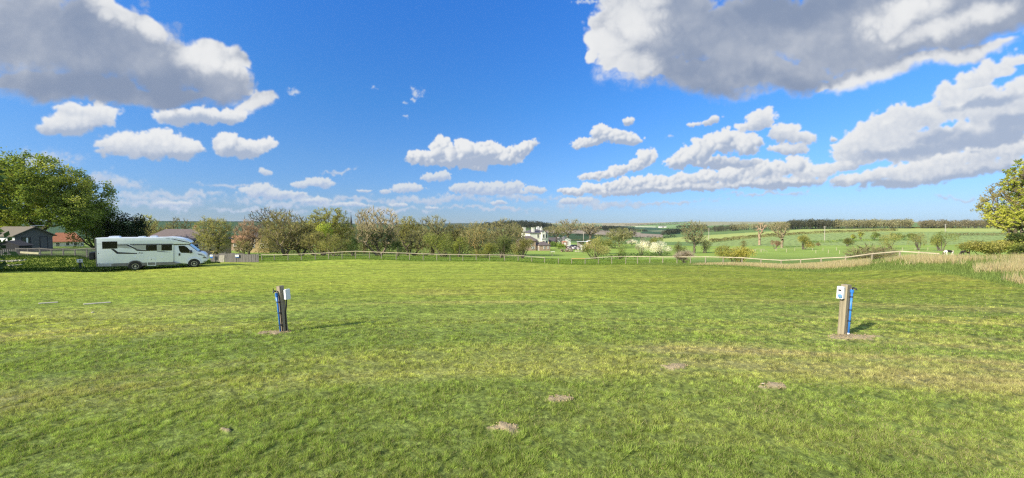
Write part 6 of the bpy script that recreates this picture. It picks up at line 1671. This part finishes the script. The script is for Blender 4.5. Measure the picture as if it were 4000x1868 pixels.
# ------------------------------------------------------------------ flat things lying on the turf
m_conc = M('pale_concrete', (0.42, 0.385, 0.30), (0.31, 0.29, 0.23), 0.95, 12)
for p0, p1, r0, r1, lab in ((150, 226, 1187, 1182, 'narrow pale concrete edging slab, the shorter one at the picture edge'), (326, 432, 1190, 1182, 'longer pale concrete edging slab, nearer the hook-up post')):
    a, b = lawn_at(p0, r0), lawn_at(p1, r1)
    a3, b3 = Vector((*a, gz(*a))), Vector((*b, gz(*b))); md = (a3 + b3) / 2
    o = MB().bar(a3 - md - Vector((0, 0, 0.02)), b3 - md - Vector((0, 0, 0.02)), 0.16, 0.08).build('concrete_slab', m_conc, None, bevel=0.008)
    o.location = md; tag(o, lab, 'slab', 'concrete slabs in the turf')
a, b = at(80, 45.5), at(152, 45.5); a.z = float(wz(80, 986, 45.5)); b.z = float(wz(152, 990.5, 45.5))
o = MB().bar((0, 0, 0), b - a, 0.16, 0.22).build('plank', M('yellow_plank', (0.5, 0.46, 0.29), (0.4, 0.37, 0.24), 0.8), None, bevel=0.01); o.location = a
tag(o, 'yellowish white plank lying against the garden fence below the cabin', 'plank')
rng = np.random.default_rng(21)
for p0, p1, row, yc, n, lab in ((-20, 70, 1016, 40, 60, 'pale rubble strip on the shaded bank at the picture edge'), (10, 52, 1034, 36, 22, 'smaller scatter of pale rubble below the long strip')):
    V, F = [], []
    for i in range(n):
        x = float(wx(rng.uniform(p0, p1), yc)); yy_ = yc + rng.normal(0, 0.35); c = np.array([x, yy_, gz(x, yy_) + 0.04])
        d = rng.normal(size=(8, 3)) * 0.012 + np.array([[sx, sy, sz] for sz in (-1, 1) for sy in (-1, 1) for sx in (-1, 1)]) * rng.uniform(0.03, 0.10) * np.array([1.4, 0.9, 0.5])
        V.append(c + d); F.append(np.array([(0, 2, 3, 1), (4, 5, 7, 6), (0, 1, 5, 4), (2, 6, 7, 3), (0, 4, 6, 2), (1, 3, 7, 5)]) + 8 * i)
    tag(big_mesh('rubble', np.concatenate(V), [np.concatenate(F)], m_conc), lab, 'rubble', None, 'stuff')
for (px, py), r_, lab in (((2189, 1554), 0.013, 'cream pebble lying in the middle soil patch'), ((2982, 1502), 0.017, 'whitish pebble at the end of the far right soil patch'), ((2997, 1504), 0.011, 'smaller whitish pebble beside its twin on the soil'), ((362, 1223), 0.035, 'grey flat stone in the grass below the longer concrete slab')):
    x, y = lawn_at(px, py)
    V = []; rg2 = np.random.default_rng(int(px))
    bmv = [(math.cos(t) * math.cos(f), math.sin(t) * math.cos(f), math.sin(f)) for f in (-0.6, 0, 0.6) for t in np.linspace(0, 2 * math.pi, 9)[:-1]]
    mb = MB().add([tuple(np.array(v) * r_ * (1.3, 0.9, 0.6) * rg2.uniform(0.85, 1.15)) for v in bmv] + [(0, 0, -r_ * 0.55), (0, 0, r_ * 0.55)],
                  [(i * 8 + k, i * 8 + (k + 1) % 8, (i + 1) * 8 + (k + 1) % 8, (i + 1) * 8 + k) for i in range(2) for k in range(8)] + [(24, (k + 1) % 8, k) for k in range(8)] + [(25, 16 + k, 16 + (k + 1) % 8) for k in range(8)])
    o = mb.build('pebble', m_conc, None, smooth=True); o.location = (x, y, gz(x, y) + r_ * 0.35 + 0.004); tag(o, lab, 'pebble')
# ------------------------------------------------------------------ horses
def horse(px, y, base, label, mat, scale=1.0, flip=False):
    """a grazing cob facing the picture's left: one skinned body, mane and tail"""
    import bmesh
    o = at(px, y); o.z = float(wz(px, base, y))
    root = empty('horse', o, 0, label, 'horse')
    me = bpy.data.meshes.new('body'); bm = bmesh.new(); lay = bm.verts.layers.skin.verify()
    def V(x, yv, z, rx, rz=None, rt=False):
        v = bm.verts.new((x * scale, yv * scale, z * scale)); v[lay].radius = (rx * scale, (rz or rx) * scale); v[lay].use_root = rt; return v
    def chain(vs):
        for a, b in zip(vs[:-1], vs[1:]): bm.edges.new((a, b))
    hip = V(0.62, 0, 1.06, 0.27, 0.28, True); bel = V(0.15, 0, 0.98, 0.28, 0.31); rib = V(-0.25, 0, 0.99, 0.27, 0.31); sh = V(-0.58, 0, 1.03, 0.24, 0.29)
    n1 = V(-0.85, 0, 0.92, 0.15, 0.21); n2 = V(-1.08, 0, 0.66, 0.11, 0.16); poll = V(-1.20, 0, 0.48, 0.095, 0.13); face = V(-1.28, 0, 0.26, 0.075, 0.10); muz = V(-1.30, 0, 0.09, 0.06, 0.07)
    chain([hip, bel, rib, sh, n1, n2, poll, face, muz])
    for s_ in (-1, 1):
        chain([hip, V(0.72, 0.13 * s_, 0.82, 0.16, 0.19), V(0.60, 0.15 * s_, 0.60, 0.10, 0.12), V(0.80, 0.15 * s_, 0.42, 0.06, 0.07), V(0.77 - 0.06 * (s_ > 0), 0.15 * s_, 0.16, 0.055), V(0.72 - 0.06 * (s_ > 0), 0.15 * s_, 0.03, 0.085)])
        dx = -0.12 * s_
        chain([sh, V(-0.60, 0.13 * s_, 0.74, 0.11, 0.13), V(-0.60 + dx * 0.5, 0.14 * s_, 0.42, 0.065), V(-0.60 + dx, 0.14 * s_, 0.16, 0.055), V(-0.62 + dx, 0.14 * s_, 0.03, 0.085)])
        chain([poll, V(-1.14, 0.06 * s_, 0.61, 0.025), V(-1.13, 0.07 * s_, 0.68, 0.01)])
    bm.to_mesh(me); bm.free(); me.materials.append(mat)
    b = link(bpy.data.objects.new('body', me), root)
    b.modifiers.new('skin', 'SKIN').use_smooth_shade = True
    b.modifiers.new('sub', 'SUBSURF').levels = 2; b.modifiers['sub'].render_levels = 2
    hm = M('horse_hair_' + str(int(px)), (0.03, 0.025, 0.022), None, 0.8) if mat.name != 'piebald_coat' else M('pale_hair', (0.55, 0.45, 0.36), (0.3, 0.22, 0.17), 0.8)
    MB().tube([(0.86 * scale, 0, 1.20 * scale), (0.98 * scale, 0, 1.0 * scale), (1.0 * scale, 0, 0.6 * scale), (0.95 * scale, 0, 0.32 * scale)], [0.05 * scale, 0.085 * scale, 0.075 * scale, 0.02 * scale], 8).build('tail', hm, root, smooth=True)
    MB().tube([(-0.66 * scale, 0, 1.30 * scale), (-0.95 * scale, 0.0, 1.05 * scale), (-1.16 * scale, 0.0, 0.74 * scale), (-1.2 * scale, 0.0, 0.58 * scale)], [0.03, 0.05, 0.05, 0.02], 6).build('mane', hm, root, smooth=True)
    return root


mp, t, b = new_mat('piebald_coat')
tc_ = t.n('ShaderNodeTexCoord').outputs['Object']; sx_ = t.n('ShaderNodeSeparateXYZ'); t.put(sx_.inputs[0], tc_)
wob = t.math('MULTIPLY', t.math('SUBTRACT', t.noise(tc_, 3.0, 3), 0.5), 0.5)
xx_ = t.math('ADD', sx_.outputs[0], wob); zz_ = sx_.outputs[2]
saddle = t.math('MULTIPLY', t.math('MULTIPLY', t.math('GREATER_THAN', xx_, -0.42), t.math('LESS_THAN', xx_, 0.40)), t.math('GREATER_THAN', zz_, 0.62))
wither = t.math('MULTIPLY', t.math('LESS_THAN', xx_, -0.42), t.math('GREATER_THAN', zz_, 1.24))
head = t.math('LESS_THAN', xx_, -1.08)
dark = t.math('MAXIMUM', t.math('MAXIMUM', saddle, head), wither)
t.put(b.inputs['Base Color'], t.mix(dark, (0.72, 0.68, 0.60), (0.022, 0.015, 0.015))); b.inputs['Roughness'].default_value = 0.6
horse(3707, 78, 999, 'piebald black and white cob grazing on the crest left of the edge bush', mp, 0.98)
horse(3772, 80, 999, 'black horse grazing half hidden by the bush behind the piebald cob', M('black_coat', (0.022, 0.018, 0.016), (0.035, 0.028, 0.022), 0.55, 3), 0.95)
# ------------------------------------------------------------------ longer grass
def patch(name, rng, n, p0, p1, y0f, y1f, hfun, cfun, wfun, label=None, lean=0.5, mask=None):
    px = rng.uniform(p0, p1, n); a, b_ = y0f(px), y1f(px); y = a + (b_ - a) * rng.uniform(0, 1, n); x = wx(px, y, 1000)
    if mask is not None:
        k = mask(px, x, y, (y - a) / np.maximum(b_ - a, 0.1)); px, x, y = px[k], x[k], y[k]
    f = (y - y0f(px)) / np.maximum(y1f(px) - y0f(px), 0.1)
    o = blades(name, rng, x, y, hfun(px, x, y, f), wfun(y), cfun(px, x, y, f), lean)
    return tag(o, label, None, None, 'stuff')


rng = np.random.default_rng(99)
yL = lambda p: np.interp(p, LE_P, LE_Y); yF = lambda p: np.interp(p, FD_P, FD_Y)
def dryness(px, x, y): return fbm(x / 1.6, y / 2.6, 61, 4)
def beige(n): return np.array((0.50, 0.425, 0.235)) * rng.uniform(0.7, 1.25, (n, 1)) + rng.uniform(-0.03, 0.03, (n, 3))
def green(n): return np.array((0.19, 0.25, 0.07)) * rng.uniform(0.6, 1.4, (n, 1)) * np.array([[1, 1, 1]])
# dry standing grass on the right
patch('dry_grass', rng, 110000, 2690, 4350, lambda p: yL(p) + np.interp(p, [3400, 3800], [0.25, 0.05]) * (yF(p) - yL(p)), lambda p: yF(p) + 1.0,
      lambda p, x, y, f: rng.uniform(0.22, 0.55, len(x)) * np.interp(p, [2690, 2850, 3400, 3600, 4350], [0.5, 0.85, 0.85, 1, 1.1]), lambda p, x, y, f: beige(len(x)), lambda y: 0.010 + 0.0006 * y,
      'tall dry straw coloured grass on the bank beside the fence', 0.45,
      lambda p, x, y, f: (dryness(p, x, y) + 0.10 * (f > 0.45) + 0.10 * (p < 3400) - 0.01 * (p > 3650) > rng.uniform(0.50, 0.66, len(x))) & ~((p > 3300) & (f > np.interp(p, [3300, 3550, 3650, 3850, 4000], [0.7, 0.6, 0.5, 0.5, 0.65]))) & (f < 0.93))
patch('rough_grass', rng, 90000, 2500, 4350, lambda p: yL(p) - 0.3, lambda p: yF(p) + 2, lambda p, x, y, f: rng.uniform(0.08, 0.28, len(x)) * (0.4 + np.clip(f * 2, 0, 0.8)) * np.where((f > 0.6) & (p > 3400), 0.5, 1), lambda p, x, y, f: green(len(x)), lambda y: 0.010 + 0.0009 * y,
      'long green grass at the foot of the straw coloured bank', 0.7)
# yellowing turf on the crest of the bank
patch('crest_grass', rng, 26000, 3450, 4350, lambda p: yF(p) - 4.5, lambda p: yF(p) + 3, lambda p, x, y, f: rng.uniform(0.06, 0.2, len(x)), lambda p, x, y, f: np.array((0.30, 0.275, 0.075)) * rng.uniform(0.6, 1.3, (len(x), 1)), lambda y: 0.012 + 0.0009 * y, 'yellowing short grass on the crest of the bank', 0.9,
      lambda p, x, y, f: fbm(x / 2, y / 1.5, 66, 3) > rng.uniform(0.35, 0.6, len(x)))
# bank under and behind the rail
patch('bank_grass', rng, 120000, 990, 2700, lambda p: yF(p) - 1.6, lambda p: yF(p) + 24, lambda p, x, y, f: rng.uniform(0.05, 0.22, len(x)) * (0.4 + 1.2 * fbm(x / 1.2, y / 1.2, 63, 3)), lambda p, x, y, f: np.array((0.185, 0.265, 0.05)) * rng.uniform(0.55, 1.4, (len(x), 1)) * (0.7 + 0.6 * fbm(x / 2, y / 2, 64, 3))[:, None], lambda y: 0.02 + 0.0011 * y, 'rough tussocky grass under and behind the rail fence', 0.9)
patch('shade_toned_grass', rng, 60000, -150, 860, lambda p: np.full(len(p), 27.0), lambda p: yF(p) + 6, lambda p, x, y, f: rng.uniform(0.04, 0.16, len(x)) * (0.4 + 1.2 * fbm(x / 1.5, y / 1.5, 65, 3)), lambda p, x, y, f: np.array((0.034, 0.066, 0.014)) * rng.uniform(0.55, 1.4, (len(x), 1)), lambda y: 0.012 + 0.0009 * y, 'uncut grass coloured dark for shade round the motorhome and below the garden fence', 0.9,  # blade colour darkened for shade, on top of the hedge's cast shadow
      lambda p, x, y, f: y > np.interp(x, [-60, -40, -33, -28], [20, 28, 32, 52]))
# ------------------------------------------------------------------ the tall evergreen hedge that shades the left of the field
hedge('tall_hedge', [(0, 0)], 1, 1, 1, 1, DARK, 'x') if False else None
hl = [(-57.0, 8.0), (-52.0, 17.5), (-47.5, 26.0), (-45.0, 31.5)]
rng = np.random.default_rng(8)
qh = np.array([[x, y, gz(x, y)] for x, y in hl]); cumh = np.concatenate([[0], np.cumsum(np.linalg.norm(np.diff(qh, axis=0), axis=1))])
n = 42000; s_ = rng.uniform(0, cumh[-1], n); p = np.stack([np.interp(s_, cumh, qh[:, i]) for i in range(3)], -1)
hh_ = 8.6 + 1.0 * (fbm(s_ / 3, s_ * 0, 71, 3) - 0.5)
p = p + np.stack([rng.normal(0, 0.55, n), rng.normal(0, 0.55, n), rng.uniform(0, 1, n) * hh_], -1)
oh = qh.mean(0); v, f = cards(rng, p - oh, 0.55 * rng.uniform(0.6, 1.3, n))
th_ = empty('tall_hedge', oh, 0, 'tall evergreen boundary hedge beyond the picture edge, shading the motorhome pitch', 'hedge')
big_mesh('foliage', v, [f], m_leaf, th_, attrs={'Col': np.c_[np.repeat(shades(rng, n, DARK), 4, 0), np.ones(4 * n)]})
P0 = qh.repeat(4, 0) + np.random.default_rng(1).normal(0, 0.5, (16, 3)) * (1, 1, 0) - oh; v, f = prisms(P0 - (0, 0, 0.4), P0 + (0, 0, 8.0), np.full(16, 0.14), np.full(16, 0.04), 6)
big_mesh('stem', v, [f], m_dark_bark, th_)
# ------------------------------------------------------------------ air: pale even haze round the whole scene
zmin = float(GV[:, 2].min()) - 1.0; zmax = max(float(GV[:, 2].max()), 30.0) + 6.0
hz = MB().box(-9100, 9100, -9100, 9100, zmin, zmax)
m_h = bpy.data.materials.new('haze'); m_h.use_nodes = True; m_h.node_tree.nodes.clear()
t = NT(m_h.node_tree); pv = t.n('ShaderNodeVolumePrincipled'); pv.inputs['Color'].default_value = (0.86, 0.92, 1.0, 1); pv.inputs['Density'].default_value = 0.00003; pv.inputs['Anisotropy'].default_value = 0.2
o_ = t.n('ShaderNodeOutputMaterial'); t.L.new(pv.outputs[0], o_.inputs['Volume'])
tag(hz.build('haze', m_h), None, None, None, 'stuff')
